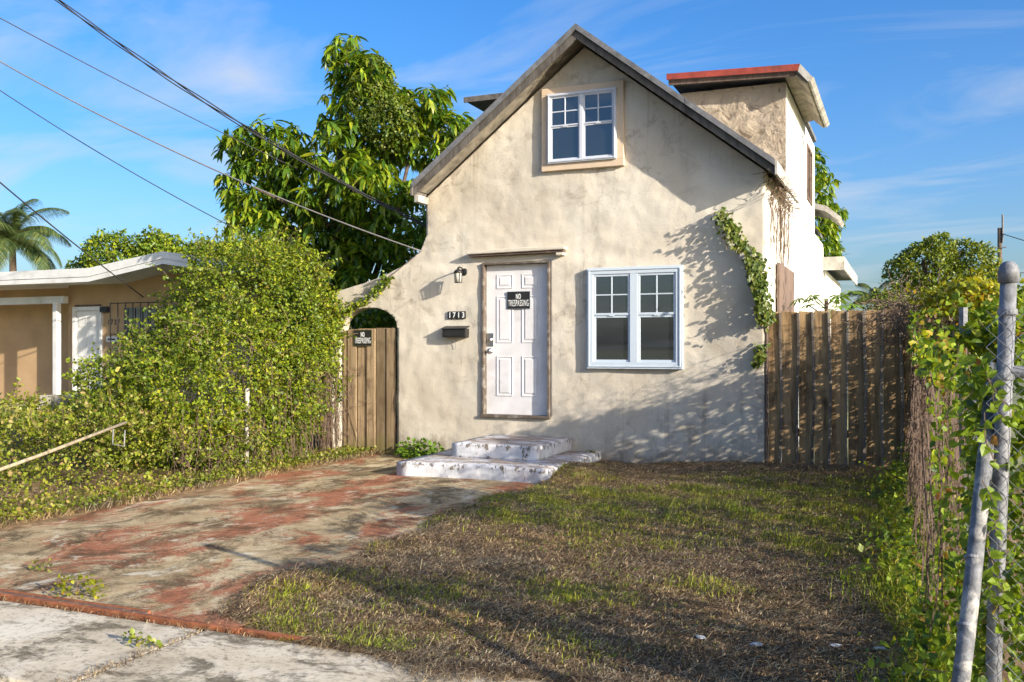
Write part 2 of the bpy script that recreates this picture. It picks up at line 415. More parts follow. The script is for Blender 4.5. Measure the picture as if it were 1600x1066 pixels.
class MB:
    def __init__(s): s.v = []; s.f = []
    def add(s, vs, fs):
        b = len(s.v); s.v += [tuple(v) for v in vs]; s.f += [tuple(b + i for i in f) for f in fs]; return s
    def box(s, x0, x1, y0, y1, z0, z1):
        return s.add([(x0,y0,z0),(x1,y0,z0),(x1,y1,z0),(x0,y1,z0),(x0,y0,z1),(x1,y0,z1),(x1,y1,z1),(x0,y1,z1)],
                     [(0,3,2,1),(4,5,6,7),(0,1,5,4),(1,2,6,5),(2,3,7,6),(3,0,4,7)])
    def prism_y(s, poly, y0, y1):          # poly: (x, z) counter-clockwise seen from -Y
        n = len(poly)
        vs = [(x, y0, z) for x, z in poly] + [(x, y1, z) for x, z in poly]
        fs = [tuple(range(n)), tuple(range(2*n-1, n-1, -1))]
        fs += [(i, i+n, (i+1) % n + n, (i+1) % n) for i in range(n)]
        return s.add(vs, fs)
    def tube(s, pts, r, n=6, cap=True):
        pts = [Vector(p) for p in pts]
        rs = r if isinstance(r, (list, tuple)) else [r] * len(pts)
        vs, fs = [], []
        prev = None
        for i, p in enumerate(pts):
            d = (pts[min(i+1, len(pts)-1)] - pts[max(i-1, 0)])
            d = d.normalized() if d.length > 1e-9 else Vector((0, 0, 1))
            if prev is None:
                a = d.orthogonal().normalized()
            else:
                a = prev - d * prev.dot(d)
                a = a.normalized() if a.length > 1e-6 else d.orthogonal().normalized()
            prev = a; b = d.cross(a)
            for k in range(n):
                t = 2 * math.pi * k / n
                vs.append(p + (a * math.cos(t) + b * math.sin(t)) * rs[i])
        for i in range(len(pts) - 1):
            for k in range(n):
                fs.append((i*n+k, i*n+(k+1) % n, (i+1)*n+(k+1) % n, (i+1)*n+k))
        if cap:
            fs.append(tuple(range(n-1, -1, -1))); fs.append(tuple((len(pts)-1)*n + k for k in range(n)))
        return s.add(vs, fs)
    def build(s, name, mat, parent=None, bevel=0.0, smooth=False, segs=2):
        me = bpy.data.meshes.new(name)
        me.from_pydata(s.v, [], s.f); me.materials.append(mat)
        if smooth:
            me.polygons.foreach_set('use_smooth', [True] * len(me.polygons))
        me.update()
        o = link(name, me, parent)
        if bevel > 0:
            m = o.modifiers.new('bevel', 'BEVEL'); m.width = bevel; m.segments = segs; m.limit_method = 'ANGLE'
        return o

def box(name, b, mat, parent=None, bevel=0.0):
    return MB().box(*b).build(name, mat, parent, bevel)

def np_mesh(name, verts, faces, mat, parent=None, smooth=False):
    """verts (n,3) array, faces (m,k) int array with constant k"""
    verts = np.asarray(verts, np.float32); faces = np.asarray(faces, np.int32)
    me = bpy.data.meshes.new(name)
    m, k = faces.shape
    me.vertices.add(len(verts)); me.vertices.foreach_set('co', verts.ravel())
    me.loops.add(m * k); me.loops.foreach_set('vertex_index', faces.ravel())
    me.polygons.add(m); me.polygons.foreach_set('loop_start', np.arange(0, m * k, k, dtype=np.int32))
    me.polygons.foreach_set('loop_total', np.full(m, k, np.int32))
    if smooth: me.polygons.foreach_set('use_smooth', np.ones(m, bool))
    me.update(calc_edges=True); me.validate()
    me.materials.append(mat)
    return link(name, me, parent)

def unit(a):
    return a / np.maximum(np.linalg.norm(a, axis=1, keepdims=True), 1e-9)

# leaf outlines in (along, across, lift) with triangles; rows end with the tip
SH_SMALL = (np.array([(0,0,0),(.42,.36,.08),(.42,-.36,.08),(1,0,-.06)]), np.array([(0,1,3),(0,3,2)]))
SH_LONG = (np.array([(0,0,0),(.33,.13,.03),(.36,0,0),(.33,-.13,.03),(.72,.10,-.06),(.74,0,-.09),(.72,-.10,-.06),(1,0,-.24)]),
           np.array([(0,2,1),(0,3,2),(1,2,4),(2,5,4),(2,3,5),(3,6,5),(4,5,7),(5,6,7)]))
SH_VINE = (np.array([(0,0,0),(.16,.34,.06),(.55,.38,.05),(.5,0,-.02),(.16,-.34,.06),(.55,-.38,.05),(1,0,-.12)]),
           np.array([(0,3,1),(1,3,2),(2,3,6),(0,4,3),(4,5,3),(5,6,3)]))

def leaf_verts(shape, pos, d, nrm, ln, wid=1.0):
    """instances of a leaf outline; d = growing direction, nrm = leaf normal"""
    V, F = shape
    d = unit(d); side = unit(np.cross(nrm, d)); up = np.cross(d, side)
    ln = np.asarray(ln).reshape(-1, 1)
    N, K = len(pos), len(V)
    out = np.empty((N, K, 3))
    for k in range(K):
        out[:, k] = pos + ln * (d * V[k, 0] + side * V[k, 1] * wid + up * V[k, 2])
    faces = (F[None] + (np.arange(N) * K)[:, None, None]).reshape(-1, 3)
    return out.reshape(-1, 3), faces

def leaves(name, shape, pos, d, nrm, ln, mat, parent=None, wid=1.0):
    v, f = leaf_verts(shape, pos, d, nrm, ln, wid)
    return np_mesh(name, v, f, mat, parent)

def leaf_objects(shape, pos, d, nrm, ln, mat, parent, wid=1.0, name='leaf'):
    """single leaves as objects that share one mesh"""
    V, F = shape
    me = bpy.data.meshes.new(name)
    me.from_pydata([(a, b * wid, c) for a, b, c in V], [], [tuple(f) for f in F]); me.materials.append(mat)
    d = unit(d); side = unit(np.cross(nrm, d)); up = np.cross(d, side)
    off = np.array(parent.location)
    for i in range(len(pos)):
        o = bpy.data.objects.new(name, me); COL.objects.link(o); o.parent = parent
        s = float(ln[i])
        m = Matrix(((d[i,0]*s, side[i,0]*s, up[i,0]*s, pos[i,0]-off[0]),
                    (d[i,1]*s, side[i,1]*s, up[i,1]*s, pos[i,1]-off[1]),
                    (d[i,2]*s, side[i,2]*s, up[i,2]*s, pos[i,2]-off[2]), (0,0,0,1)))
        o.matrix_basis = m

def split_leaves(shape, pos, d, nrm, ln, mat, parent, n_single, wid=1.0, part='foliage', mask=None):
    """the n_single leaves that show largest become parts, the rest one part of kind stuff"""
    ey = np.array(EYE)
    dist = np.linalg.norm(pos - ey, axis=1)
    show = ln / dist
    if mask is not None: show = np.where(mask, show, 0)
    idx = np.argsort(-show)[:n_single]
    keep = np.ones(len(pos), bool); keep[idx] = False
    leaf_objects(shape, pos[idx], d[idx], nrm[idx], ln[idx], mat, parent, wid)
    o = leaves(part, shape, pos[keep], d[keep], nrm[keep], ln[keep], mat, parent, wid)
    o['kind'] = 'stuff'
    return o

def wob(p, k, seed=0):
    """cheap smooth 3-D noise in about -1..1"""
    r = np.random.default_rng(100 + seed)
    o = 0
    for i in range(5):
        w = r.normal(size=3); w /= np.linalg.norm(w)
        o = o + np.sin((p @ w) * k * (1 + 0.45 * i) + r.uniform(0, 6.28)) / (1 + 0.5 * i)
    return o / 2.2

def rand_unit(n):
    return unit(rng.normal(size=(n, 3)))

def shell(ells, n, depth=0.22, lump=0.16, k=3.0, seed=0):
    """points in the outer shell of a union of ellipsoids, with outward normals"""
    ells = [np.array(e, float) for e in ells]
    w = np.array([(e[3]*e[4] + e[4]*e[5] + e[3]*e[5]) for e in ells]); w /= w.sum()
    which = rng.choice(len(ells), n, p=w)
    c = np.array([e[:3] for e in ells])[which]; r = np.array([e[3:6] for e in ells])[which]
    s = rand_unit(n)
    f = 1 - np.abs(rng.normal(size=n)) * depth
    p0 = c + s * r
    f = f + wob(p0, k, seed) * lump
    p = c + s * r * f[:, None]
    ok = np.ones(n, bool)
    for i, e in enumerate(ells):
        q = np.linalg.norm((p - e[:3]) / e[3:6], axis=1)
        ok &= ~((q < 0.72) & (which != i))
    return p[ok], unit(s / r)[ok]

def bar_text(name, text, size, x, y, z, mat, parent, fit=None, bold=0.0, sx=1.0):
    """lettering facing -Y, centred on (x, z); fit = (width, height) it is stretched to"""
    cu = bpy.data.curves.new(name, 'FONT'); cu.body = text; cu.size = size
    cu.align_x = 'CENTER'; cu.align_y = 'CENTER'; cu.extrude = 0.001; cu.offset = bold
    cu.space_character = 1.14
    t = bpy.data.objects.new(name, cu); COL.objects.link(t)
    bpy.context.view_layer.update()
    me = bpy.data.meshes.new_from_object(t.evaluated_get(bpy.context.evaluated_depsgraph_get()))
    bpy.data.objects.remove(t)
    co = np.empty(len(me.vertices) * 3); me.vertices.foreach_get('co', co); co = co.reshape(-1, 3)
    c0 = (co.max(0) + co.min(0)) / 2; ex = co.max(0) - co.min(0)
    kx, ky = (fit[0] / ex[0], fit[1] / ex[1]) if fit else (sx, 1.0)
    me.transform(Matrix.Translation((x, y, z)) @ Matrix.Rotation(R(90), 4, 'X') @ Matrix.Diagonal((kx, ky, 1, 1)) @ Matrix.Translation((-c0[0], -c0[1], 0)))
    me.materials.clear(); me.materials.append(mat)
    return link(name, me, parent)

# ================================================================== setting
def grid_sheet(name, x0, x1, y0, y1, step, zf, mat):
    nx = int((x1 - x0) / step) + 1; ny = int((y1 - y0) / step) + 1
    xs = np.linspace(x0, x1, nx); ys = np.linspace(y0, y1, ny)
    X, Y = np.meshgrid(xs, ys)
    Z = zf(X, Y)
    v = np.stack([X, Y, Z], -1).reshape(-1, 3)
    i = np.arange(nx - 1)[None] + (np.arange(ny - 1) * nx)[:, None]
    f = np.stack([i, i + 1, i + nx + 1, i + nx], -1).reshape(-1, 4)
    o = np_mesh(name, v, f, mat, smooth=True)
    tag(o, kind='structure'); return o

def lawn_z(X, Y):
    p = np.stack([X, Y, X * 0], -1).reshape(-1, 3)
    rise = 0.10 * np.clip((X - 1.0) / 2.2, 0, 1) * np.clip((Y + 7.6) / 6.0, 0, 1)
    z = 0.025 + rise + 0.012 * wob(p, 5, 3).reshape(X.shape) + 0.008 * wob(p, 17, 4).reshape(X.shape)
    z = z + 0.13 * np.exp(-((X - 1.25) / 0.28) ** 2 - ((Y + 1.35) / 0.55) ** 2) + 0.05 * np.exp(-((X - 1.0) / 0.3) ** 2 - ((Y + 0.3) / 0.6) ** 2)
    z = z * np.clip((Y + 7.52) / 0.5, 0.0, 1)
    edge = np.clip((X - DRX(Y)) / 0.25, 0, 1)
    return z * edge - 0.03 * (1 - edge)

def DRX(Y):            # where the grass has crept over the right edge of the driveway
    return 0.92 + 0.10 * np.sin(Y * 2.1) + 0.06 * np.sin(Y * 5.3 + 1) + 0.20 * np.clip((-6.3 - Y), 0, 1) + 0.75 * np.clip((-7.30 - Y) * 8, 0, 1)

def verge_z(X, Y):
    p = np.stack([X, Y, X * 0], -1).reshape(-1, 3)
    return (0.03 + 0.03 * wob(p, 4, 8).reshape(X.shape)) * np.clip((-2.05 - X + 0.1 * np.sin(Y * 3)) / 0.3, -0.6, 1)

g = MB().box(-900, 900, -900, 1500, -0.4, -0.06).build('ground', M['farground']); tag(g, kind='structure')
grid_sheet('lawn', 0.6, 9.0, -7.50, 0.2, 0.06, lawn_z, M['soil'])
grid_sheet('verge', -9.0, -1.95, -7.50, 6.0, 0.08, verge_z, M['soil'])

def drive_z(X, Y):
    p = np.stack([X, Y, X * 0], -1).reshape(-1, 3)
    return 0.0 + 0.006 * wob(p, 2.5, 5).reshape(X.shape)
grid_sheet('driveway', -2.2, 1.5, -7.44, 0.35, 0.07, drive_z, M['drive'])

# the sidewalk is a row of cast slabs with open joints
wk = box('sidewalk', (-14, 14, -8.46, -7.50, -0.16, -0.035), M['soil']); tag(wk, kind='structure')
xs = [-14, -11.6, -9.2, -6.8, -4.4, -2.0, -0.2, 1.34, 3.75, 6.2, 8.6, 11.0, 14]
for a, b in zip(xs[:-1], xs[1:]):
    dz = random.uniform(-0.006, 0.006)
    box('slab', (a + 0.009, b - 0.009, -8.44, -7.512, -0.12, -0.004 + dz), M['walk'], wk, 0.012)
st = box('street', (-60, 60, -18, -8.47, -0.3, -0.045), M['asphalt']); tag(st, kind='structure')

# ================================================================== house
PKX, PKZ, SL = 0.965, 5.42, 0.78
house = empty('stucco_house', (0.95, 0, 0), 'small beige stucco gabled house with white front door', 'house')

WING = [(-2.86, 2.32), (-2.79, 2.34), (-2.45, 2.42), (-2.04, 2.53), (-1.70, 2.68), (-1.45, 2.87), (-1.37, 3.06)]
def top_z(x):
    if x >= -1.36: return PKZ - SL * abs(x - PKX) - 0.005
    return float(np.interp(x, [p[0] for p in WING], [p[1] for p in WING]))
ARX, ARW, ARS, ARH = -2.285, 0.475, 1.79, 0.30
DX0, DX1, DZ0, DZ1 = -0.49, 0.49, 0.585, 2.66

def relief(x, z):
    p = Vector((x * 1.0, 3.3, z * 1.0))
    a = noise.fractal(p * 1.3, 0.9, 2.0, 4) * 0.011
    b = noise.fractal(p * 5.0 + Vector((9, 2, 1)), 0.9, 2.1, 3) * 0.0065
    # the lower wall is built out a little below the old porch line
    s = max(0.0, min(1.0, (2.70 + 0.05 * math.sin(x * 2.3) - z) / 0.12))
    return -(a + b) - 0.018 * s - 0.03 * max(0.0, (0.5 - z)) * (1 + math.sin(x * 4))

def facade():
    step = 0.032
    def line(a, b, must):
        n = int(round((b - a) / step)); g = list(np.linspace(a, b, n + 1))
        for m in must:
            i = min(range(len(g)), key=lambda k: abs(g[k] - m)); g[i] = m
        return g
    gx = line(-2.86, 3.24, [-1.36, DX0, DX1, ARX - ARW, ARX + ARW, PKX]); gz = line(-0.15, 5.45, [DZ0, DZ1])
    vid, V, F = {}, [], []
    def vert(x, z):
        k = (round(x, 4), round(z, 4))
        if k not in vid: vid[k] = len(V); V.append((x, relief(x, z), z))
        return vid[k]
    def lo(x):
        if abs(x - ARX) < ARW - 1e-6: return ARS + ARH * math.sqrt(max(0, 1 - ((x - ARX) / ARW) ** 2))
        return -1
    for i in range(len(gx) - 1):
        xa, xb = gx[i], gx[i+1]; xm = (xa + xb) / 2
        arch = abs(xm - ARX) < ARW
        for j in range(len(gz) - 1):
            za, zb = gz[j], gz[j+1]; zm = (za + zb) / 2
            if DX0 < xm < DX1 and DZ0 < zm < DZ1: continue
            q = []
            ta = top_z(max(xa, -1.3599) if xm > -1.36 else min(xa, -1.3601)); tb = top_z(max(xb, -1.3599) if xm > -1.36 else min(xb, -1.3601))
            la = lb = -9
            if arch:
                la = max(lo(xa), ARS); lb = max(lo(xb), ARS)
            c = [(xa, min(max(za, la), ta)), (xb, min(max(za, lb), tb)), (xb, min(max(zb, lb), tb)), (xa, min(max(zb, la), ta))]
            if c[3][1] - c[0][1] < 1e-4 and c[2][1] - c[1][1] < 1e-4: continue
            ids = []
            for x, z in c:
                k = vert(x, z)
                if k not in ids: ids.append(k)
            if len(ids) >= 3: F.append(tuple(ids))
    me = bpy.data.meshes.new('front_wall'); me.from_pydata(V, [], F); me.materials.append(M['stucco'])
    # give the sheet its wall thickness
    bm = bmesh.new(); bm.from_mesh(me)
    ext = bmesh.ops.extrude_edge_only(bm, edges=[e for e in bm.edges if e.is_boundary])
    for v_ in [e for e in ext['geom'] if isinstance(e, bmesh.types.BMVert)]: v_.co.y = 0.20
    bmesh.ops.recalc_face_normals(bm, faces=bm.faces)
    for fc in bm.faces: fc.smooth = abs(fc.normal.y) > 0.6
    bm.to_mesh(me); bm.free()
    return link('front_wall', me, house)
facade()

XR, XL, YB = 3.24, -1.36, 8.6
# side and back walls (the right one painted white), knocked about like old render
def wall_sheet(name, x, y0, y1, z0, ztop, mat, sgn, amp=0.012):
    step = 0.08
    ny = int((y1 - y0) / step) + 1; nz = int((ztop - z0) / step) + 1
    Y, Z = np.meshgrid(np.linspace(y0, y1, ny), np.linspace(z0, ztop, nz))
    p = np.stack([Y * 0 + x, Y, Z], -1).reshape(-1, 3)
    X = x + sgn * amp * (wob(p, 2.2, 11) + 0.5 * wob(p, 9, 12)).reshape(Y.shape) - sgn * 0.006
    v = np.stack([X, Y, Z], -1).reshape(-1, 3)
    i = np.arange(ny - 1)[None] + (np.arange(nz - 1) * ny)[:, None]
    f = np.stack([i, i + 1, i + ny + 1, i + ny], -1).reshape(-1, 4)
    return np_mesh(name, v, f, mat, house, True)
box('side_core', (XL + 0.02, XL + 0.2, 0.2, YB, -0.2, 3.55), M['stucco'], house)
box('side_core', (XR - 0.22, XR - 0.03, 0.2, YB, -0.2, 3.55), M['white'], house)
wall_sheet('side_wall', XR, 0.01, YB, -0.15, 3.64, M['white'], 1)
wall_sheet('side_wall', XL, 0.01, YB, -0.15, 3.60, M['stucco'], -1)
MB().prism_y([(XL, -0.2), (XR, -0.2), (XR, 3.58), (PKX, 5.38), (XL, 3.58)], YB - 0.15, YB).build('back_wall', M['white'], house)

# main roof: two slabs, rake boards and drip edges
OV = -0.35
TH = 0.06
def roof_side(sgn, xtip):
    zt = 5.59 - SL * abs(xtip - PKX)
    top = [(PKX, 5.59), (xtip, zt)]
    poly = [(PKX, 5.59), (xtip, zt), (xtip, zt - TH), (PKX, 5.59 - TH)]
    if sgn > 0: poly = poly[::-1]
    slab = MB().prism_y(poly, OV, 2.05 if sgn > 0 else YB + 0.3).build('roof_slope', M['roofing'], house)
    if sgn > 0:
        zc = 5.59 - SL * (3.2 - PKX)
        MB().prism_y([(PKX, 5.59), (3.2, zc), (3.2, zc - TH), (PKX, 5.59 - TH)][::-1], 2.052, YB + 0.3).build('roof_slope', M['roofing'], house)
    # soffit boarding under the slab
    p2 = [(PKX, 5.525), (xtip - sgn * 0.02, zt - 0.065), (xtip - sgn * 0.02, zt - 0.09), (PKX, 5.50)]
    MB().prism_y(p2 if sgn < 0 else p2[::-1], OV + 0.05, 2.04 if sgn > 0 else YB + 0.25).build('soffit', M['soffit'], slab)
    # drip edge and rake board, in two lengths with a visible butt joint
    for (ta, tb, dz) in ((0.0, 0.57, 0.0), (0.573, 1.0, 0.004)):
        xa, xb = PKX + (xtip - PKX) * ta, PKX + (xtip - PKX) * tb
        za, zb = 5.59 - SL * abs(xa - PKX), 5.59 - SL * abs(xb - PKX)
        q = [(xa, za + 0.012), (xb, zb + 0.012), (xb, zb - 0.065), (xa, za - 0.065)]
        MB().prism_y(q if sgn < 0 else q[::-1], OV - 0.022 - dz, OV - 0.003).build('drip_edge', M['greymetal'], slab)
        q = [(xa, za - 0.072), (xb, zb - 0.072), (xb, zb - 0.172), (xa, za - 0.172)]
        MB().prism_y(q if sgn < 0 else q[::-1], OV + 0.012 + dz, OV + 0.045).build('rake_board', M['fascia'], slab)
    # eave fascia running back along the side
    xe = xtip
    MB().box(min(xe, xe + sgn * 0.03), max(xe, xe + sgn * 0.03), OV - 0.01, 2.02 if sgn > 0 else YB, zt - 0.17, zt - 0.01).build('eave_fascia', M['palefascia'] if sgn > 0 else M['fascia'], slab, 0.004)
    return slab
roof_side(1, 3.40)
rl = roof_side(-1, -1.385)
box('corner_block', (-1.39, -1.31, OV + 0.05, -0.02, 3.50, 3.60), M['whitepost'], rl, 0.01)

# shed dormers on both slopes
DY = 2.13
dw = MB()
dw.prism_y([(1.4, 3.6), (XR, 3.5), (XR, 5.26), (1.4, 5.26)], DY, DY + 0.15)
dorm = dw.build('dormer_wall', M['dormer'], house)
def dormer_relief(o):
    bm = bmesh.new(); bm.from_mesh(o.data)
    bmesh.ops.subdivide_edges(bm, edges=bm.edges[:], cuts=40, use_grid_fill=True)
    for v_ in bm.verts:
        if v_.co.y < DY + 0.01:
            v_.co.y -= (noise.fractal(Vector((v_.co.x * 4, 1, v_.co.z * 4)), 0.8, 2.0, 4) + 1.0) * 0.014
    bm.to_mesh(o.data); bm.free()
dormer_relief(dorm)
# white dormer side with its window opening
wy0, wy1, wz0, wz1 = 5.05, 5.95, 4.05, 5.0
for b in ((DY + 0.002, wy0, 3.6, 5.24), (wy1, 6.55, 3.6, 5.24), (wy0, wy1, 3.6, wz0), (wy0, wy1, wz1, 5.24)):
    box('dormer_side', (XR - 0.15, XR + 0.004, b[0], b[1], b[2], b[3]), M['white'], house)
dwin = box('side_window', (XR - 0.13, XR - 0.11, wy0, wy1, wz0, wz1), M['glass'], house)
for b in ((wy0, wy0 + 0.06, wz0, wz1), (wy1 - 0.06, wy1, wz0, wz1), (wy0 + 0.06, wy1 - 0.06, wz0, wz0 + 0.06), (wy0 + 0.06, wy1 - 0.06, wz1 - 0.06, wz1), (5.47, 5.52, wz0 + 0.06, wz1 - 0.06)):
    box('frame', (XR - 0.10, XR + 0.025, b[0], b[1], b[2], b[3]), M['oldwood'], dwin, 0.004)
# dormer roof: nearly flat, with a short steep lip over the eave
pr = [(1.62, 5.475), (1.62, 5.40), (3.40, 5.32), (3.56, 5.17), (3.61, 5.21), (3.45, 5.40)]
dr = MB().prism_y(pr, 1.85, 4.75).build('dormer_roof', M['roofing'], house)
MB().prism_y([(1.62, 5.475), (1.62, 5.40), (3.27, 5.33), (3.27, 5.40)], 4.752, 6.6).build('rear_slope', M['roofing'], dr)
MB().prism_y([(1.60, 5.49), (1.60, 5.405), (3.43, 5.325), (3.46, 5.415)], 1.825, 1.847).build('red_fascia', M['red'], dr)
MB().prism_y([(1.62, 5.403), (1.62, 5.335), (3.39, 5.265), (3.39, 5.322)], 1.87, 1.90).build('fascia_backing', M['oldwood'], dr)
MB().prism_y([(3.462, 5.415), (3.432, 5.315), (3.56, 5.165), (3.62, 5.22)], 1.826, 1.848).build('lip_fascia', M['palefascia'], dr)
MB().prism_y([(3.565, 5.168), (3.595, 5.168), (3.64, 5.22), (3.612, 5.22)], 1.85, 4.75).build('eave_edge', M['palefascia'], dr)
MB().prism_y([(3.255, 5.29), (3.40, 5.312), (3.555, 5.166), (3.54, 5.15), (3.39, 5.29), (3.255, 5.265)][::-1], 1.9, 4.7).build('soffit', M['soffit'], dr)
for k in range(5):
    box('vent_slot', (XR + 0.006, XR + 0.014, 4.25 + 0.06 * k, 4.29 + 0.06 * k, 4.98 - 0.035 * k, 5.01 - 0.03 * k), M['black'], house)
# left dormer, seen only as a thin roof edge over the slope
dl = MB().prism_y([(-1.68, 5.50), (-1.68, 5.45), (0.9, 5.44), (0.9, 5.50)], 1.9, 5.0).build('dormer_roof', M['roofing'], house)
box('fascia', (-1.695, -0.2, 1.875, 1.897, 5.425, 5.51), M['fascia'], dl)
box('dormer_wall', (-1.36, 0.3, DY, 6.0, 3.6, 5.42), M['dormer'], house)

# rear additions on the right
e1 = MB().prism_y([(3.05, 4.30), (3.05, 4.20), (3.40, 4.10), (3.62, 3.92), (3.67, 3.98), (3.42, 4.20)], 7.0, 8.2).build('rear_eave', M['palefascia'], house)
box('rear_wall', (3.10, 3.30, 8.61, 13.0, -0.2, 3.1), M['white'], house)
lr = MB().box(3.0, 3.62, 8.5, 14.0, 3.26, 3.36).build('lean_to_roof', M['roofing'], house)
box('fascia', (3.0, 3.64, 8.47, 8.495, 3.10, 3.37), M['palefascia'], lr)
box('fascia', (3.625, 3.65, 8.5, 14.0, 3.12, 3.37), M['palefascia'], lr)
box('boarded_opening', (XR + 0.016, XR + 0.05, 1.0, 2.75, 0.2, 2.62), M['oldwood'], house, 0.004)

# ---- front door
door = box('front_door', (-0.455, 0.455, 0.045, 0.09, 0.615, 2.63), M['door'], house)
def door_panel(x0, x1, z0, z1):
    m = MB()
    y = 0.045
    rings = [(0.0, y - 0.0005), (0.0, y - 0.006), (0.012, y - 0.008), (0.020, y - 0.001), (0.034, y - 0.001), (0.052, y - 0.009)]
    vs = []
    for ins, yy in rings:
        vs += [(x0 + ins, yy, z0 + ins), (x1 - ins, yy, z0 + ins), (x1 - ins, yy, z1 - ins), (x0 + ins, yy, z1 - ins)]
    fs = []
    for r in range(len(rings) - 1):
        for k in range(4):
            fs.append((r*4+k, r*4+(k+1) % 4, (r+1)*4+(k+1) % 4, (r+1)*4+k))
    b = (len(rings) - 1) * 4
    fs.append((b, b+1, b+2, b+3))
    m.add(vs, fs)
    m.build('panel', M['door'], door)
for x0 in (-0.305, 0.065):
    for z0, z1 in ((0.86, 1.40), (1.58, 2.21), (2.31, 2.50)):
        door_panel(x0, x0 + 0.24, z0, z1)
fr = MB()
fr.box(-0.49, -0.458, -0.045, 0.12, 0.585, 2.66); fr.box(0.458, 0.49, -0.045, 0.12, 0.585, 2.66)
fr.box(-0.458, 0.458, -0.045, 0.12, 2.633, 2.66)
fr.build('door_frame', M['doorframe'], house, 0.003)
box('threshold', (-0.50, 0.50, -0.06, 0.12, 0.575, 0.612), M['doorframe'], house, 0.004)
box('backing', (-0.49, 0.49, 0.125, 0.2, 0.58, 2.66), M['black'], house)
def lathe_y(prof, x, z, n=16):               # prof: (radius, y)
    m = MB(); vs = []; fs = []
    for r, y in prof:
        for k in range(n):
            t = 2 * math.pi * k / n; vs.append((x + r * math.cos(t), y, z + r * math.sin(t)))
    for i in range(len(prof) - 1):
        for k in range(n): fs.append((i*n+k, i*n+(k+1) % n, (i+1)*n+(k+1) % n, (i+1)*n+k))
    fs.append(tuple((len(prof)-1)*n+k for k in range(n)))
    return m.add(vs, fs)
lathe_y([(0.036, 0.044), (0.036, 0.036), (0.016, 0.034), (0.014, 0.012), (0.030, 0.004), (0.034, -0.012), (0.026, -0.026), (0.008, -0.032)], -0.395, 1.47).build('door_knob', M['steel'], door, smooth=True)
lathe_y([(0.036, 0.044), (0.034, 0.022), (0.022, 0.018), (0.018, 0.006), (0.004, 0.004)], -0.395, 1.62).build('deadbolt', M['steel'], door, smooth=True)
box('escutcheon', (-0.45, -0.352, 0.038, 0.0435, 1.53, 1.71), M['steel'], door, 0.004)
for z in (0.86, 1.62, 2.40):
    box('hinge', (0.444, 0.466, 0.030, 0.044, z - 0.05, z + 0.05), M['steel'], door, 0.002)
# thin slab hood over the door, with a rough underside
hd = MB()
hd.prism_y([(-0.68, 2.775), (0.72, 2.79), (0.73, 2.825), (0.2, 2.84), (-0.3, 2.832), (-0.69, 2.805)], -0.115, 0.05)
hd.build('door_hood', M['stucco'], house, 0.012)
hd2 = MB().prism_y([(-0.66, 2.745), (0.70, 2.755), (0.70, 2.786), (-0.66, 2.771)], -0.09, 0.05).build('door_hood', M['oldwood'], house, 0.005)
box('hood_end', (0.60, 0.705, -0.11, 0.03, 2.715, 2.752), M['stucco'], house, 0.01)
# patched band over the old porch line and small plug holes
box('bracket', (2.96, 3.13, -0.14, 0.0, 2.57, 2.66), M['palefascia'], house, 0.008)
box('bracket', (2.99, 3.11, -0.11, 0.0, 2.665, 2.70), M['fascia'], house, 0.008)

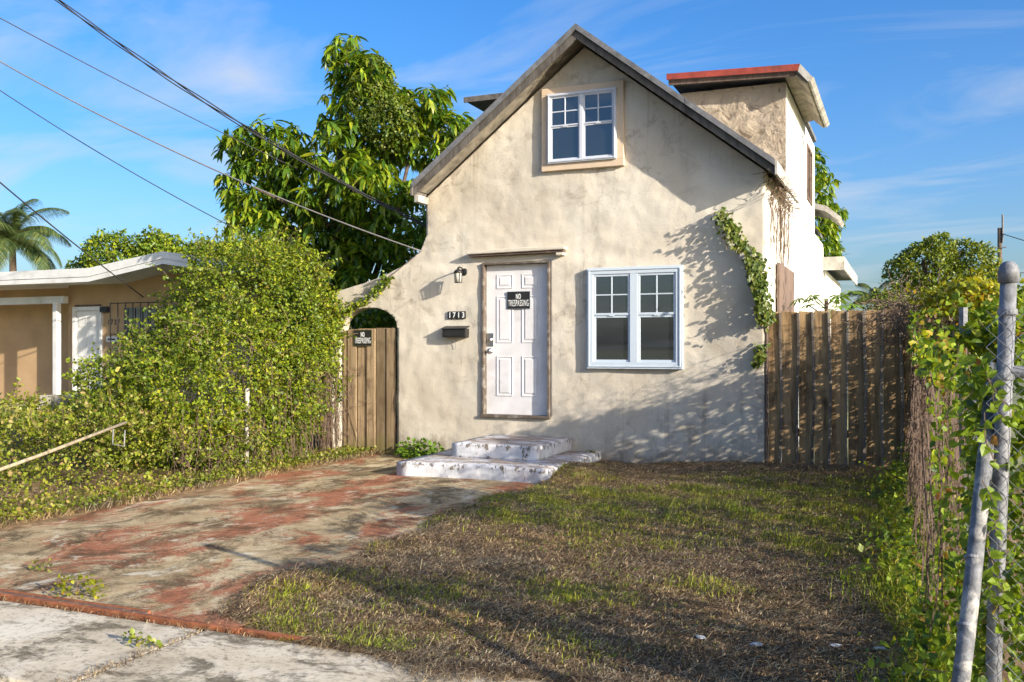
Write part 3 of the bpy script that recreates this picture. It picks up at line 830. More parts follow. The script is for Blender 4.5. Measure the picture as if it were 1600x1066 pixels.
# ---- windows (a pair of single-hung sashes in one frame)
def window(x0, x1, z0, z1, proud, fmat, cas=None, fw=0.085, post=0.10, s=0.030):
    w = empty('window', (0, 0, 0)); w.parent = house; w.location = -house.location
    def sub(name, b, mat, bev=0.004):
        o = MB().box(*b).build(name, mat, None, bev); o.parent = w; o.location = (0, 0, 0); return o
    yb = 0.03
    if cas:
        c = cas
        sub('casing', (x0, x1, -0.055, yb, z1 - c, z1), M['casing']); sub('casing', (x0, x1, -0.055, yb, z0, z0 + c), M['casing'])
        sub('casing', (x0, x0 + c, -0.0548, yb, z0 + c, z1 - c), M['casing']); sub('casing', (x1 - c, x1, -0.0548, yb, z0 + c, z1 - c), M['casing'])
        x0 += c; x1 -= c; z0 += c; z1 -= c
    yf = -proud
    sub('frame', (x0, x1, yf, yb, z1 - fw, z1), fmat); sub('frame', (x0, x1, yf, yb, z0, z0 + fw), fmat)
    sub('frame', (x0, x0 + fw, yf + 0.001, yb, z0 + fw, z1 - fw), fmat); sub('frame', (x1 - fw, x1, yf + 0.001, yb, z0 + fw, z1 - fw), fmat)
    # raised outer bead
    e = min(0.022, fw * 0.35)
    sub('bead', (x0 + e, x1 - e, yf - 0.010, yf - 0.0005, z1 - e - 0.016, z1 - e), fmat, 0.003)
    sub('bead', (x0 + e, x1 - e, yf - 0.010, yf - 0.0005, z0 + e, z0 + e + 0.016), fmat, 0.003)
    sub('bead', (x0 + e, x0 + e + 0.016, yf - 0.0095, yf - 0.0005, z0 + e + 0.016, z1 - e - 0.016), fmat, 0.003)
    sub('bead', (x1 - e - 0.016, x1 - e, yf - 0.0095, yf - 0.0005, z0 + e + 0.016, z1 - e - 0.016), fmat, 0.003)
    cx = (x0 + x1) / 2
    sub('mullion', (cx - post / 2, cx + post / 2, yf + 0.002, yb, z0 + fw, z1 - fw), fmat)
    for a, b in ((x0 + fw, cx - post / 2), (cx + post / 2, x1 - fw)):
        zb, zt = z0 + fw, z1 - fw
        zm = zb + (zt - zb) * 0.53
        # lower sash sits inside, upper sash outside
        def sash(za, zc, y):
            sub('sash', (a, b, y, y + 0.03, zc - s, zc), fmat, 0.003); sub('sash', (a, b, y, y + 0.03, za, za + s), fmat, 0.003)
            sub('sash', (a, a + s, y + 0.001, y + 0.03, za + s, zc - s), fmat, 0.003); sub('sash', (b - s, b, y + 0.001, y + 0.03, za + s, zc - s), fmat, 0.003)
        yl, yu = yf + 0.022, yf + 0.012
        sash(zb, zm, yl); sash(zm + 0.001, zt, yu)
        sub('pane', (a + s, b - s, yl + 0.014, yl + 0.018, zb + s, zm - s), M['glass'], 0)
        mx_, mz = (a + b) / 2, (zm + s + zt - s) / 2
        t = 0.008
        sub('muntin', (mx_ - t, mx_ + t, yu + 0.004, yu + 0.026, zm + s, zt - s), fmat, 0.002)
        sub('muntin', (a + s, mx_ - t, yu + 0.005, yu + 0.026, mz - t, mz + t), fmat, 0.002)
        sub('muntin', (mx_ + t, b - s, yu + 0.005, yu + 0.026, mz - t, mz + t), fmat, 0.002)
        for (p, q) in ((a + s, mx_ - t), (mx_ + t, b - s)):
            for (r_, t_) in ((zm + s, mz - t), (mz + t, zt - s)):
                sub('pane', (p, q, yu + 0.014, yu + 0.018, r_, t_), M['glass'], 0)
        sub('latch', ((a + b) / 2 - 0.035, (a + b) / 2 + 0.035, yl - 0.012, yl + 0.0, zm - 0.012, zm + 0.012), fmat, 0.003)
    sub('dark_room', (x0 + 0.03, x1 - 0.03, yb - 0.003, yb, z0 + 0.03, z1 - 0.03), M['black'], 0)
    return w
window(1.02, 2.26, 1.245, 2.535, 0.085, M['vinylblue'])
window(0.385, 1.50, 3.83, 4.915, 0.085, M['vinyl'], cas=0.088, fw=0.042, post=0.05, s=0.020)

# ================================================================== things on the facade
steps = empty('front_steps', (0.2, -0.8, 0), 'two flaking white concrete steps below the front door', 'steps')
def lumpy_block(name, x0, x1, y0, y1, z0, z1, mat, parent, rad=0.035, seed=0, curve=0.0):
    bm = bmesh.new()
    bmesh.ops.create_cube(bm, size=1)
    bmesh.ops.scale(bm, vec=(x1 - x0 - 2*rad, y1 - y0 - 2*rad, z1 - z0 - 2*rad), verts=bm.verts)
    bmesh.ops.subdivide_edges(bm, edges=bm.edges[:], cuts=14, use_grid_fill=True)
    hx, hy, hz = (x1-x0)/2 - rad, (y1-y0)/2 - rad, (z1-z0)/2 - rad
    for v_ in bm.verts:
        n = Vector((0, 0, 0))
        for k, h in enumerate((hx, hy, hz)):
            if abs(abs(v_.co[k]) - h) < 1e-4: n[k] = math.copysign(1, v_.co[k])
        v_.co += n.normalized() * rad
        v_.co += Vector(((x0+x1)/2, (y0+y1)/2, (z0+z1)/2))
        if n.length: v_.co += n.normalized() * noise.fractal(v_.co * 3.1 + Vector((seed, 0, 0)), 0.9, 2, 4) * 0.008
        if curve and v_.co.y < (y0+y1)/2: v_.co.y += curve * ((v_.co.x - (x0+x1)/2) / (x1 - x0) * 2) ** 2 * (v_.co.y - (y0+y1)/2) / (y0 - y1)  * -2
    for f_ in bm.faces: f_.smooth = True
    me = bpy.data.meshes.new(name); bm.to_mesh(me); bm.free(); me.materials.append(mat)
    return link(name, me, parent)
lumpy_block('step', -0.74, 1.20, -1.80, 0.03, -0.12, 0.175, M['steps'], steps, 0.028, 1, 0.12)
lumpy_block('step', -0.34, 0.80, -1.25, 0.03, 0.165, 0.35, M['steps'], steps, 0.022, 5)

def sign(x, z, y, w, h, label, frame):
    s = empty('warning_sign', (x, y, z), label, 'sign')
    box('plate', (x - w/2, x + w/2, y - 0.004, y, z - h/2, z + h/2), M['black'], s)
    t = 0.006
    for b in ((x - w/2, x + w/2, z + h/2 - t, z + h/2), (x - w/2, x + w/2, z - h/2, z - h/2 + t), (x - w/2, x - w/2 + t, z - h/2 + t, z + h/2 - t), (x + w/2 - t, x + w/2, z - h/2 + t, z + h/2 - t)):
        box('border', (b[0], b[1], y - 0.0065, y - 0.0041, b[2], b[3]), frame, s)
    bar_text('lettering', 'NO', 0.1, x, y - 0.005, z + h * 0.215, M['signwhite'], s, (w * 0.21, h * 0.30), 0.0025)
    bar_text('lettering', 'TRESPASSING', 0.1, x, y - 0.005, z - h * 0.16, M['signwhite'], s, (w * 0.88, h * 0.36), 0.0)
    return s
sign(0.02, 2.15, 0.034, 0.335, 0.235, 'black no trespassing sign fixed to the white front door', M['steel'])
sign(-2.39, 1.655, -0.004, 0.30, 0.23, 'black no trespassing sign on the arched plank gate', M['steel'])

num = empty('house_number', (-0.875, -0.03, 1.96), 'black house number tiles reading 1713 above the mailbox', 'house number')
for i, ch in enumerate('1713'):
    x = -0.975 + i * 0.068
    tl = box('tile', (x - 0.032, x + 0.032, -0.034, -0.01, 1.912, 2.012), M['black'], num)
    bar_text('digit', ch, 0.105, x, -0.036, 1.962, M['signwhite'], tl, None, 0.002, 0.85)

mb = empty('mailbox', (-0.885, -0.03, 1.65), 'black wall mailbox with sloped lid under the house number', 'mailbox')
MB().box(-1.045, -0.69, -0.125, -0.005, 1.655, 1.775).build('body', M['black'], mb, 0.006)
MB().add([(-1.055, -0.14, 1.765), (-0.68, -0.14, 1.765), (-0.68, -0.0, 1.805), (-1.055, -0.0, 1.805), (-1.055, -0.14, 1.777), (-0.68, -0.14, 1.777), (-0.68, -0.0, 1.817), (-1.055, -0.0, 1.817)],
         [(0,3,2,1),(4,5,6,7),(0,1,5,4),(1,2,6,5),(2,3,7,6),(3,0,4,7)]).build('lid', M['black'], mb, 0.002)
box('front_panel', (-1.03, -0.705, -0.131, -0.1255, 1.672, 1.752), M['black'], mb, 0.002)
MB().tube([(-0.885, -0.06, 1.655), (-0.884, -0.045, 1.57), (-0.887, -0.035, 1.50)], 0.003, 5).build('hook', M['greycable'], mb)

lamp = empty('wall_lamp', (-0.775, -0.03, 2.50), 'small black lantern wall lamp left of the front door', 'lamp')
lathe_y([(0.055, -0.005), (0.055, -0.02), (0.045, -0.03), (0.012, -0.034)], -0.765, 2.545).build('back_plate', M['black'], lamp, smooth=True)
MB().tube([(-0.765, -0.03, 2.545), (-0.765, -0.09, 2.60), (-0.765, -0.17, 2.605), (-0.765, -0.20, 2.575)], 0.010, 8).build('arm', M['black'], lamp, smooth=True)
def lathe_z(prof, x, y, n=14):
    vs, fs = [], []
    for r, z in prof:
        for k in range(n):
            t = 2 * math.pi * k / n; vs.append((x + r * math.cos(t), y + r * math.sin(t), z))
    for i in range(len(prof) - 1):
        for k in range(n): fs.append((i*n+k, i*n+(k+1) % n, (i+1)*n+(k+1) % n, (i+1)*n+k))
    fs.append(tuple(range(n-1, -1, -1))); fs.append(tuple((len(prof)-1)*n+k for k in range(n)))
    return MB().add(vs, fs)
lathe_z([(0.062, 2.525), (0.066, 2.532), (0.045, 2.56), (0.018, 2.575), (0.008, 2.60)], -0.765, -0.20).build('cap', M['black'], lamp, smooth=True)
lathe_z([(0.040, 2.40), (0.046, 2.525)], -0.765, -0.20).build('glass', M['lampglass'], lamp, smooth=True)
lathe_z([(0.050, 2.388), (0.050, 2.399)], -0.765, -0.20).build('base_ring', M['black'], lamp)
for k in range(6):
    t = k * math.pi / 3 + 0.3
    MB().tube([(-0.765 + 0.047*math.cos(t), -0.20 + 0.047*math.sin(t), 2.395), (-0.765 + 0.055*math.cos(t), -0.20 + 0.055*math.sin(t), 2.527)], 0.0045, 5).build('cage_bar', M['black'], lamp)

# ================================================================== gate, posts, fences
gate = empty('plank_gate', (-2.29, 0.05, 0), 'weathered plank gate closing the arch beside the house', 'gate')
gx = [-2.735, -2.655, -2.50, -2.335, -2.185, -2.01, -1.845]
for i, (a, b) in enumerate(zip(gx[:-1], gx[1:])):
    yy = (0.012, 0.0, 0.018, 0.0, 0.014, 0.002)[i]
    top = 1.79 + random.uniform(-0.012, 0.006)
    if i == 0: top -= 0.02
    MB().box(a + 0.006, b - 0.006, yy, yy + 0.022, -0.0 + random.uniform(0, 0.02), top).build('plank', M['gatewood'], gate, 0.004)
for z in (0.35, 1.45):
    box('rail', (-2.72, -1.84, 0.042, 0.085, z - 0.045, z + 0.045), M['gatewood'], gate)
pst = MB().box(-3.02, -2.875, -0.16, -0.02, -0.1, 1.57).build('timber_post', M['oldwood'], None, 0.01)
tag(pst, 'reddish brown timber post left of the plank gate', 'post')
wp = MB().tube([(-2.83, -0.10, -0.05), (-2.835, -0.09, 0.7), (-2.845, -0.075, 1.5)], 0.026, 10).build('pipe_post', M['whitepost'], None, smooth=True)
tag(wp, 'thin chalky white pipe between timber post and plank gate', 'post')
wp2 = MB().tube([(-2.60, -2.30, -0.05), (-2.59, -2.31, 0.6), (-2.58, -2.31, 1.02)], 0.028, 10).build('pipe_post', M['whitepost'], None, smooth=True)
tag(wp2, 'short pale post showing through the green vine mound', 'post')
rail = empty('loose_rail', (-2.3, -5.6, 0.45), 'pale tan pipe rail slanting through the low weeds', 'rail')
MB().tube([(-2.25, -6.5, 0.36), (-2.36, -5.4, 0.55), (-2.50, -4.3, 0.75)], 0.016, 10).build('pipe', M['railpaint'], rail, smooth=True)
MB().tube([(-2.46, -4.50, 0.70), (-2.45, -4.52, 0.55), (-2.42, -4.40, 0.52), (-2.43, -4.38, 0.68)], 0.007, 6).build('bracket', M['galv'], rail)

fence = empty('board_fence', (4.0, 0.05, 0.1), 'tall brown board fence right of the house front', 'fence')
fx = 3.27
i = 0
while fx < 5.3:
    w = (0.15, 0.19, 0.17, 0.18, 0.185, 0.19, 0.18, 0.2, 0.19, 0.2, 0.2)[i % 11]
    yy = 0.03 if i % 2 else 0.048
    tw = random.uniform(-0.006, 0.006)
    MB().add([(fx + 0.006, yy + tw, 0.02), (fx + w - 0.004, yy - tw, 0.02), (fx + w - 0.004, yy + 0.022, 0.02), (fx + 0.006, yy + 0.022, 0.02),
              (fx + 0.004, yy - tw, 1.95), (fx + w - 0.008, yy + tw, 1.94 + random.uniform(-.02, .01)), (fx + w - 0.008, yy + 0.022, 1.94), (fx + 0.004, yy + 0.022, 1.95)],
             [(0,3,2,1),(4,5,6,7),(0,1,5,4),(1,2,6,5),(2,3,7,6),(3,0,4,7)]).build('board', M['fencewood'], fence, 0.004)
    bw = random.uniform(0.012, 0.020); pts = []
    m = MB(); px = fx + w; ph = random.uniform(0, 6)
    for k in range(9):                                    # warped batten over the joint
        z = 0.03 + 1.90 * k / 8; o_ = 0.010 * math.sin(ph + z * 3.1) + random.uniform(-.003, .003)
        pts += [(px - bw + o_, yy - 0.024, z), (px + bw + o_, yy - 0.024, z), (px + bw + o_, yy - 0.004, z), (px - bw + o_, yy - 0.004, z)]
    fs = [(0, 3, 2, 1), (32, 33, 34, 35)]
    for k in range(8):
        for q in range(4): fs.append((k*4+q, k*4+(q+1) % 4, (k+1)*4+(q+1) % 4, (k+1)*4+q))
    m.add(pts, fs).build('batten', M['battenwood'], fence, 0.003)
    fx += w + 0.006; i += 1
for z in (0.5, 1.5):
    box('rail', (3.27, 5.3, 0.075, 0.12, z - 0.045, z + 0.045), M['fencewood'], fence)
box('end_post', (3.252, 3.272, -0.03, 0.06, 0.02, 1.96), M['oldwood'], fence)

# chain link along the lot line and across the neighbour's front
FXX = 5.12
CORN = (5.10, -7.72)
def zigzag(m, a, b, height, z0, p=0.033, r=0.0016):
    a = Vector(a); b = Vector(b); L = (b - a).length; d = (b - a) / L
    n = int(L / p); rows = int(height / p)
    nrm = Vector((-d.y, d.x, 0)) * 0.004
    for k in range(n):
        pts = []
        for j in range(rows + 1):
            o = p * (k + (j % 2)) if k % 2 == 0 else p * (k + ((j + 1) % 2) * 1.0)
            q = a + d * (p * k + (p if (j % 2 == 0) else 0.0)) if k % 2 == 0 else a + d * (p * k + (0.0 if (j % 2 == 0) else p))
            pts.append(q + Vector((0, 0, z0 + j * p)) + nrm * (1 if j % 2 else -1))
        m.tube(pts, r, 3, False)
    return m
cl = empty('chain_link_fence', (FXX, -4, 0), 'chain link fence on the right, smothered in vines', 'fence')
zigzag(MB(), (5.10, -7.70, 0), (5.16, 0.0, 0), 1.42, 0.03).build('mesh', M['galvwire'], cl)
for y in (-5.2, -2.6, -0.1):
    MB().tube([(5.12, y, -0.1), (5.12, y, 1.75)], 0.024, 8).build('post', M['galv'], cl)
cl2 = empty('chain_link_fence', (5.6, -7.75, 0), 'chain link mesh right of the capped steel post', 'fence')
zigzag(MB(), (5.062, -7.765, 0), (7.2, -7.765, 0), 1.62, 0.02).build('mesh', M['galvwire'], cl2)
MB().tube([(5.13, -7.72, 1.42), (5.5, -7.72, 1.40), (7.2, -7.72, 1.40)], 0.022, 8).build('brace_rail', M['galv'], cl2)
MB().tube([(7.2, -7.72, -0.1), (7.2, -7.72, 1.75)], 0.024, 8).build('post', M['galv'], cl2)

cp = empty('capped_post', (5.09, -7.72, 0), 'grey galvanised corner post with a rounded cap', 'post')
MB().tube([(5.075, -7.725, -0.1), (5.105, -7.722, 0.9), (5.137, -7.720, 1.755)], 0.0275, 18).build('pipe', M['galv'], cp, smooth=True)
lathe_z([(0.0345, 1.735), (0.035, 1.775), (0.030, 1.795), (0.018, 1.808), (0.004, 1.812)], 5.1365, -7.72, 18).build('cap', M['galv'], cp, smooth=True)
for z, x in ((1.63, 5.133), (1.40, 5.124), (0.7, 5.098)):
    lathe_z([(0.031, z - 0.011), (0.033, z - 0.009), (0.033, z + 0.009), (0.031, z + 0.011)], x, -7.721, 18).build('band', M['galv'], cp)
lp = empty('leaning_post', (4.95, -8.3, 0), 'darker steel pipe leaning against the capped corner post', 'post')
a_, b_ = Vector((5.098, -7.575, 1.38)), Vector((4.885, -8.50, -0.02))
MB().tube([a_, (a_ + b_) / 2 + Vector((0.006, 0, 0)), b_], 0.027, 18).build('pipe', M['galvdark'], lp, smooth=True)
def ring(p, q, t, r, h):
    c = p.lerp(q, t); dd = (q - p).normalized()
    return MB().tube([c - dd * h, c + dd * h], r, 18)
for t in (0.42, 0.56, 0.86):
    ring(a_, b_, t, 0.0290, 0.005).build('band', M['galv'], lp)
c = a_.lerp(b_, 0.885)
MB().box(c.x - 0.01, c.x + 0.12, c.y - 0.045, c.y - 0.033, c.z - 0.02, c.z + 0.005).build('strap', M['galv'], lp, 0.002)

track = empty('gate_track', (0.5, -7.46, 0), 'rusty orange steel gate track across the driveway mouth', 'track')
MB().box(-6.5, 1.55, -7.50, -7.462, -0.02, 0.016).build('rail', M['rust'], track, 0.004)
MB().box(1.56, 1.99, -7.495, -7.458, -0.02, 0.016).build('rail', M['rust'], track, 0.004)
MB().box(-6.5, 0.85, -7.415, -7.395, -0.02, 0.014).build('rail', M['rust'], track, 0.003)
MB().box(-6.5, 0.85, -7.461, -7.416, -0.02, 0.007).build('channel_floor', M['darkstem'], track)

# ================================================================== neighbouring house on the left
nb = empty('neighbour_house', (-12.5, 6, 0), 'low tan house with white roof edge and carport', 'house')
NY = 5.8
box('wall', (-14.72, -8.8, NY, NY + 8, -0.2, 3.1), M['tan'], nb)
MB().prism_y([(-14.72, 3.1), (-8.8, 3.1), (-8.8, 3.12), (-10.6, 3.52), (-12.9, 3.11)], NY + 0.001, NY + 7.9).build('gable', M['tan'], nb)
box('carport_wall', (-21, -14.9, 6.5, 6.7, -0.2, 3.1), M['tan'], nb)
box('carport_side', (-21.2, -21, 5.4, 8.8, -0.2, 3.1), M['tan'], nb)
box('carport_floor', (-21, -14.72, 4.8, 8.6, -0.1, 0.05), M['walk'], nb)
rf = MB().prism_y([(-21.5, 3.36), (-21.5, 3.10), (-12.85, 3.10), (-10.58, 3.44), (-7.6, 2.98), (-7.6, 3.2), (-10.58, 3.64), (-12.85, 3.36)], 4.72, 14.2).build('roof', M['trim'], nb)
MB().prism_y([(-21.55, 3.39), (-21.55, 3.19), (-12.83, 3.19), (-10.58, 3.53), (-7.55, 3.07), (-7.55, 3.25), (-10.58, 3.69), (-12.83, 3.39)], 4.68, 4.715).build('fascia', M['trim'], rf)
MB().prism_y([(-21.55, 3.18), (-21.55, 3.07), (-12.85, 3.07), (-10.58, 3.41), (-7.55, 2.95), (-7.55, 3.06), (-10.58, 3.52), (-12.85, 3.18)], 4.695, 4.716).build('fascia', M['trim'], rf)
box('beam', (-21, -14.62, 5.55, 5.7, 2.64, 2.82), M['trim'], nb)
box('carport_post', (-14.80, -14.66, 5.38, 5.52, 0, 2.64), M['trim'], nb, 0.01)
nd = box('door', (-14.42, -13.62, NY - 0.03, NY - 0.01, 0.42, 2.44), M['trim'], nb)
for x0 in (-14.34, -13.98):
    for z0, z1 in ((0.6, 1.15), (1.3, 1.95), (2.05, 2.3)):
        MB().box(x0, x0 + 0.26, NY - 0.042, NY - 0.031, z0, z1).build('panel', M['trim'], nd, 0.008)
for b in ((-14.52, -14.425, 0.4, 2.55), (-13.615, -13.55, 0.4, 2.55), (-14.425, -13.615, 2.45, 2.55)):
    box('door_frame', (b[0], b[1], NY - 0.07, NY - 0.002, b[2], b[3]), M['trim'], nb)
box('door_frame', (-14.425, -13.615, NY - 0.08, NY - 0.002, 2.552, 2.60), M['oldwood'], nb)
box('step', (-14.7, -13.3, NY - 0.9, NY - 0.003, -0.1, 0.36), M['walk'], nb)
nl = box('porch_light', (-13.56, -13.30, NY - 0.12, NY - 0.003, 2.40, 2.54), M['black'], nb, 0.02)
for i, ch in enumerate('1727'):
    bar_text('digit', ch, 0.17, -13.36 + i * 0.11, NY - 0.012, 2.16, M['black'], nb, None, 0.004, 0.9)
nm = box('letter_box', (-13.35, -12.98, NY - 0.11, NY - 0.003, 1.66, 1.80), M['trim'], nb, 0.02)
box('slot', (-13.28, -13.05, NY - 0.118, NY - 0.1105, 1.71, 1.75), M['black'], nm)
gw = box('window', (-12.85, -11.2, NY - 0.02, NY - 0.004, 0.9, 2.5), M['glass'], nb)
for k in range(9):
    x = -13.0 + k * 0.24
    MB().tube([(x, NY - 0.30, 0.45), (x, NY - 0.30, 2.62)], 0.014, 6).build('grille_bar', M['black'], gw)
for z in (0.75, 1.85, 2.6):
    MB().tube([(-13.0, NY - 0.30, z), (-11.08, NY - 0.30, z)], 0.012, 6).build('grille_rail', M['black'], gw)

# ================================================================== cables and poles
def cable(name, pts_a, pts_b, sag, r, mat, label, strands=1, sep=0.0, n=40):
    a, b = Vector(pts_a), Vector(pts_b)
    root = MB()
    for s in range(strands):
        pts = []
        for i in range(n + 1):
            t = i / n
            p = a.lerp(b, t); p.z -= sag * 4 * t * (1 - t)
            ph = t * 19 + s * 6.283 / max(1, strands)
            if strands > 1:
                p += Vector((math.cos(ph), math.sin(ph) * 0.5, math.sin(ph))) * sep * (1 - 0.2 * math.sin(t * 9))
            pts.append(p)
        root.tube(pts, r, 6)
    return tag(root.build(name, mat, None, smooth=True), label, 'cable')
PX, PY = -9.56, -2.34
up = empty('utility_pole', (PX, PY, 0), 'tall timber utility pole beyond the left edge of the lot', 'utility pole')
MB().tube([(PX, PY, -0.2), (PX, PY, 9.6)], [0.16, 0.11], 12).build('shaft', M['barkk'], up, smooth=True)
MB().box(PX - 0.7, PX + 0.7, PY - 0.06, PY + 0.06, 8.9, 9.02).build('crossarm', M['barkk'], up)
cable('service_cable', (PX, PY, 9.05), (-1.40, 0.30, 3.20), 0.42, 0.010, M['wire'], 'thick twisted overhead cable running to the left gable end', 3, 0.022, 90)
cable('telephone_wire', (PX, PY, 7.0), (-1.42, -0.02, 2.86), 0.30, 0.011, M['greycable'], 'thin wire fixed where the arch wall meets the gable')
cable('telephone_wire', (PX, PY, 7.55), (-5.6, 6.5, 4.5), 0.15, 0.009, M['wire'], 'upper thin wire disappearing into the mango tree')
cable('telephone_wire', (PX, PY, 6.75), (-3.9, 0.2, 2.95), 0.20, 0.008, M['wire'], 'faint wire dropping behind the green vine mound')
cable('telephone_wire', (PX, PY, 5.7), (-12.2, 5.75, 2.75), 0.10, 0.014, M['wire'], 'lowest wire sloping down across the neighbour roof')
fp = empty('utility_pole', (9.45, 44.8, 0), 'far thin utility pole behind the right fence', 'utility pole')
MB().tube([(9.45, 44.8, -0.2), (9.45, 44.8, 8.0)], [0.15, 0.11], 10).build('shaft', M['barkk'], fp, smooth=True)
MB().tube([(9.58, 44.7, 7.2), (9.58, 44.7, 8.7)], 0.05, 8).build('pole_top', M['greycable'], fp)
for z in (6.9, 5.9):
    MB().box(9.15, 9.75, 44.65, 44.7, z, z + 0.06).build('bracket', M['greycable'], fp)
cable('distribution_wire', (9.5, 44.7, 7.7), (20, 40, 4.6), 0.5, 0.022, M['wire'], 'wire falling right from the far pole top')
cable('distribution_wire', (9.5, 44.7, 5.6), (26, 44, 5.7), 0.3, 0.022, M['wire'], 'level wire running right from the far pole')

# ================================================================== vegetation
def trunk(parent, base, top, r0, r1, limbs, mat=None):
    m = MB(); base = Vector(base); top = Vector(top)
    pts = [base.lerp(top, t) + Vector((0.06 * math.sin(t * 5), 0.05 * math.cos(t * 4), 0)) for t in np.linspace(0, 1, 8)]
    m.tube(pts, [r0 + (r1 - r0) * t for t in np.linspace(0, 1, 8)], 9)
    for e in limbs:
        t = random.uniform(0.35, 0.9); s = base.lerp(top, t); e = Vector(e)
        mid = s.lerp(e, 0.5) + Vector((random.uniform(-.15, .15), random.uniform(-.15, .15), random.uniform(0, .2)))
        m.tube([s, s.lerp(mid, .6), mid, e], [r1 * 0.8, r1 * 0.6, r1 * 0.45, r1 * 0.15], 6)
    return m.build('trunk', mat or M['barkk'], parent, smooth=True)

def rosettes(p, nrm, per, ln, droop):
    """long leaves radiating from shoot tips and hanging down"""
    n = len(p); P = np.repeat(p, per, 0); N = np.repeat(nrm, per, 0); m = len(P)
    ax = unit(N * 0.9 + np.array([0, 0, 0.55]))
    t = rand_unit(m); t = unit(t - ax * np.sum(t * ax, 1, keepdims=True))
    d = unit(t + ax * rng.uniform(-0.1, 0.7, (m, 1)) - np.array([0, 0, 1]) * rng.uniform(droop * .4, droop * 1.5, (m, 1)))
    up = unit(np.array([0, 0, 1.0]) + 0.55 * t + 0.3 * rng.normal(size=(m, 3)))
    L = ln * rng.uniform(0.6, 1.15, m)
    return P + ax * rng.uniform(-0.08, 0.03, (m, 1)), d, up, L

def mango_tree(name, base, ells, label, n, per, ln, single, group=None):
    t = empty(name, base, label, 'tree', group)
    p, nr = shell(ells, n, 0.24, 0.30, 3.8, 21)
    P, d, up, L = rosettes(p, nr, per, ln, 0.8)
    e = ells[0]
    cen = np.mean([q[:3] for q in ells], 0)
    trunk(t, base, (e[0], e[1], e[2] + 0.4 * e[5]), 0.2, 0.1, [q[:3] for q in ells] + [tuple(x) for x in p[:26]])
    toward = np.array(EYE) - cen; toward /= np.linalg.norm(toward)
    mask = (np.repeat(nr, per, 0) @ toward) > 0.35
    split_leaves(SH_LONG, P, d, up, L, M['lf_mango'], t, single, 0.95, 'crown', mask)
    return t
mango_tree('mango_tree', (-5.65, 5.1, 0), [
    (-5.71, 5.00, 5.02, 1.26, 1.21, 1.32), (-5.43, 5.11, 6.40, 0.94, 0.83, 0.94), (-5.93, 5.00, 7.50, 0.46, 0.46, 0.68),
    (-7.25, 4.45, 5.62, 0.79, 0.77, 0.68), (-7.69, 4.28, 4.86, 0.68, 0.77, 0.66), (-7.41, 4.23, 3.98, 0.68, 0.77, 0.50), (-4.00, 5.66, 5.79, 0.83, 0.77, 0.68), (-7.85, 4.12, 5.79, 0.50, 0.55, 0.44),
    (-6.53, 4.66, 3.48, 1.32, 1.21, 0.99), (-4.33, 5.00, 3.92, 1.04, 0.99, 0.99), (-4.55, 5.33, 6.40, 0.68, 0.66, 0.61), (-6.31, 4.66, 4.58, 0.83, 0.88, 0.77), (-5.10, 4.34, 4.69, 0.77, 0.77, 0.77), (-4.88, 4.01, 1.83, 2.20, 0.88, 1.76), (-5.21, 4.78, 7.06, 0.55, 0.55, 0.55)],
    'tall mango tree with drooping leaves behind the arch wall', 2300, 11, 0.32, 300)
# small-leaved creeper over the mango's right shoulder
cr_ = empty('creeper_on_tree', (-5.0, 4.5, 4), 'fine leaved creeper climbing the upper mango tree', 'creeper')
p, nr = shell([(-5.15, 4.7, 6.6, 0.5, 0.55, 0.75), (-4.7, 4.9, 6.1, 0.55, 0.55, 0.55)], 3600, 0.10, 0.2, 4, 5)
d = unit(nr * 0.4 + rng.normal(size=nr.shape) - np.array([0, 0, .5]))
o = leaves('foliage', SH_SMALL, p, d, unit(nr + 0.6 * rng.normal(size=nr.shape)), rng.uniform(0.04, 0.085, len(p)), M['lf_creeper'], cr_); o['kind'] = 'stuff'
mango_tree('mango_tree', (1.9, 14.5, 0), [(2.35, 14.2, 5.0, 0.85, 1.0, 1.6), (2.95, 14.2, 5.0, 0.45, 0.6, 0.42), (2.85, 14.2, 4.2, 0.5, 0.6, 0.5), (1.4, 14.5, 4.2, 1.3, 1.2, 1.7)],
    'mango tree showing past the right rear of the house', 1000, 10, 0.27, 60)

def broad_tree(name, base, ells, label, n, ln, mat, th=None, group=None):
    t = empty(name, base, label, 'tree', group)
    p, nr = shell(ells, n, 0.24, 0.2, 2.6 / max(0.5, ells[0][3] / 2.2), 31)
    gap = wob(p, 3.1, 77) > -0.55
    p, nr = p[gap], nr[gap]
    d = unit(nr * 0.5 + rng.normal(size=nr.shape) - np.array([0, 0, .35]))
    o = leaves('crown', SH_SMALL, p, d, unit(nr + 0.7 * rng.normal(size=nr.shape)), ln * rng.uniform(0.6, 1.3, len(p)), mat, t, 0.8); o['kind'] = 'stuff'
    e = ells[0]
    trunk(t, base, (e[0], e[1], e[2] + 0.3 * e[5]), th or 0.2, 0.08, [q[:3] for q in ells] + [tuple(x) for x in p[:18]])
    return t
broad_tree('broadleaf_tree', (5.9, 32.6, 0), [(5.55, 32.4, 5.0, 1.1, 1.3, 1.15), (6.1, 32.6, 5.75, .8, 1.0, .75), (4.85, 32.2, 4.75, .95, 1.0, .95), (6.6, 32.7, 4.6, .8, 1.0, .9), (7.5, 33, 5.05, .95, 1.1, 1.05), (7.9, 33.3, 4.5, .75, .9, .7), (5.4, 32.3, 3.9, 1.1, 1, .7), (7.0, 33, 5.7, .55, .7, .5)],
    'rounded broadleaf tree standing alone against the right sky', 15000, 0.17, M['lf_far'])
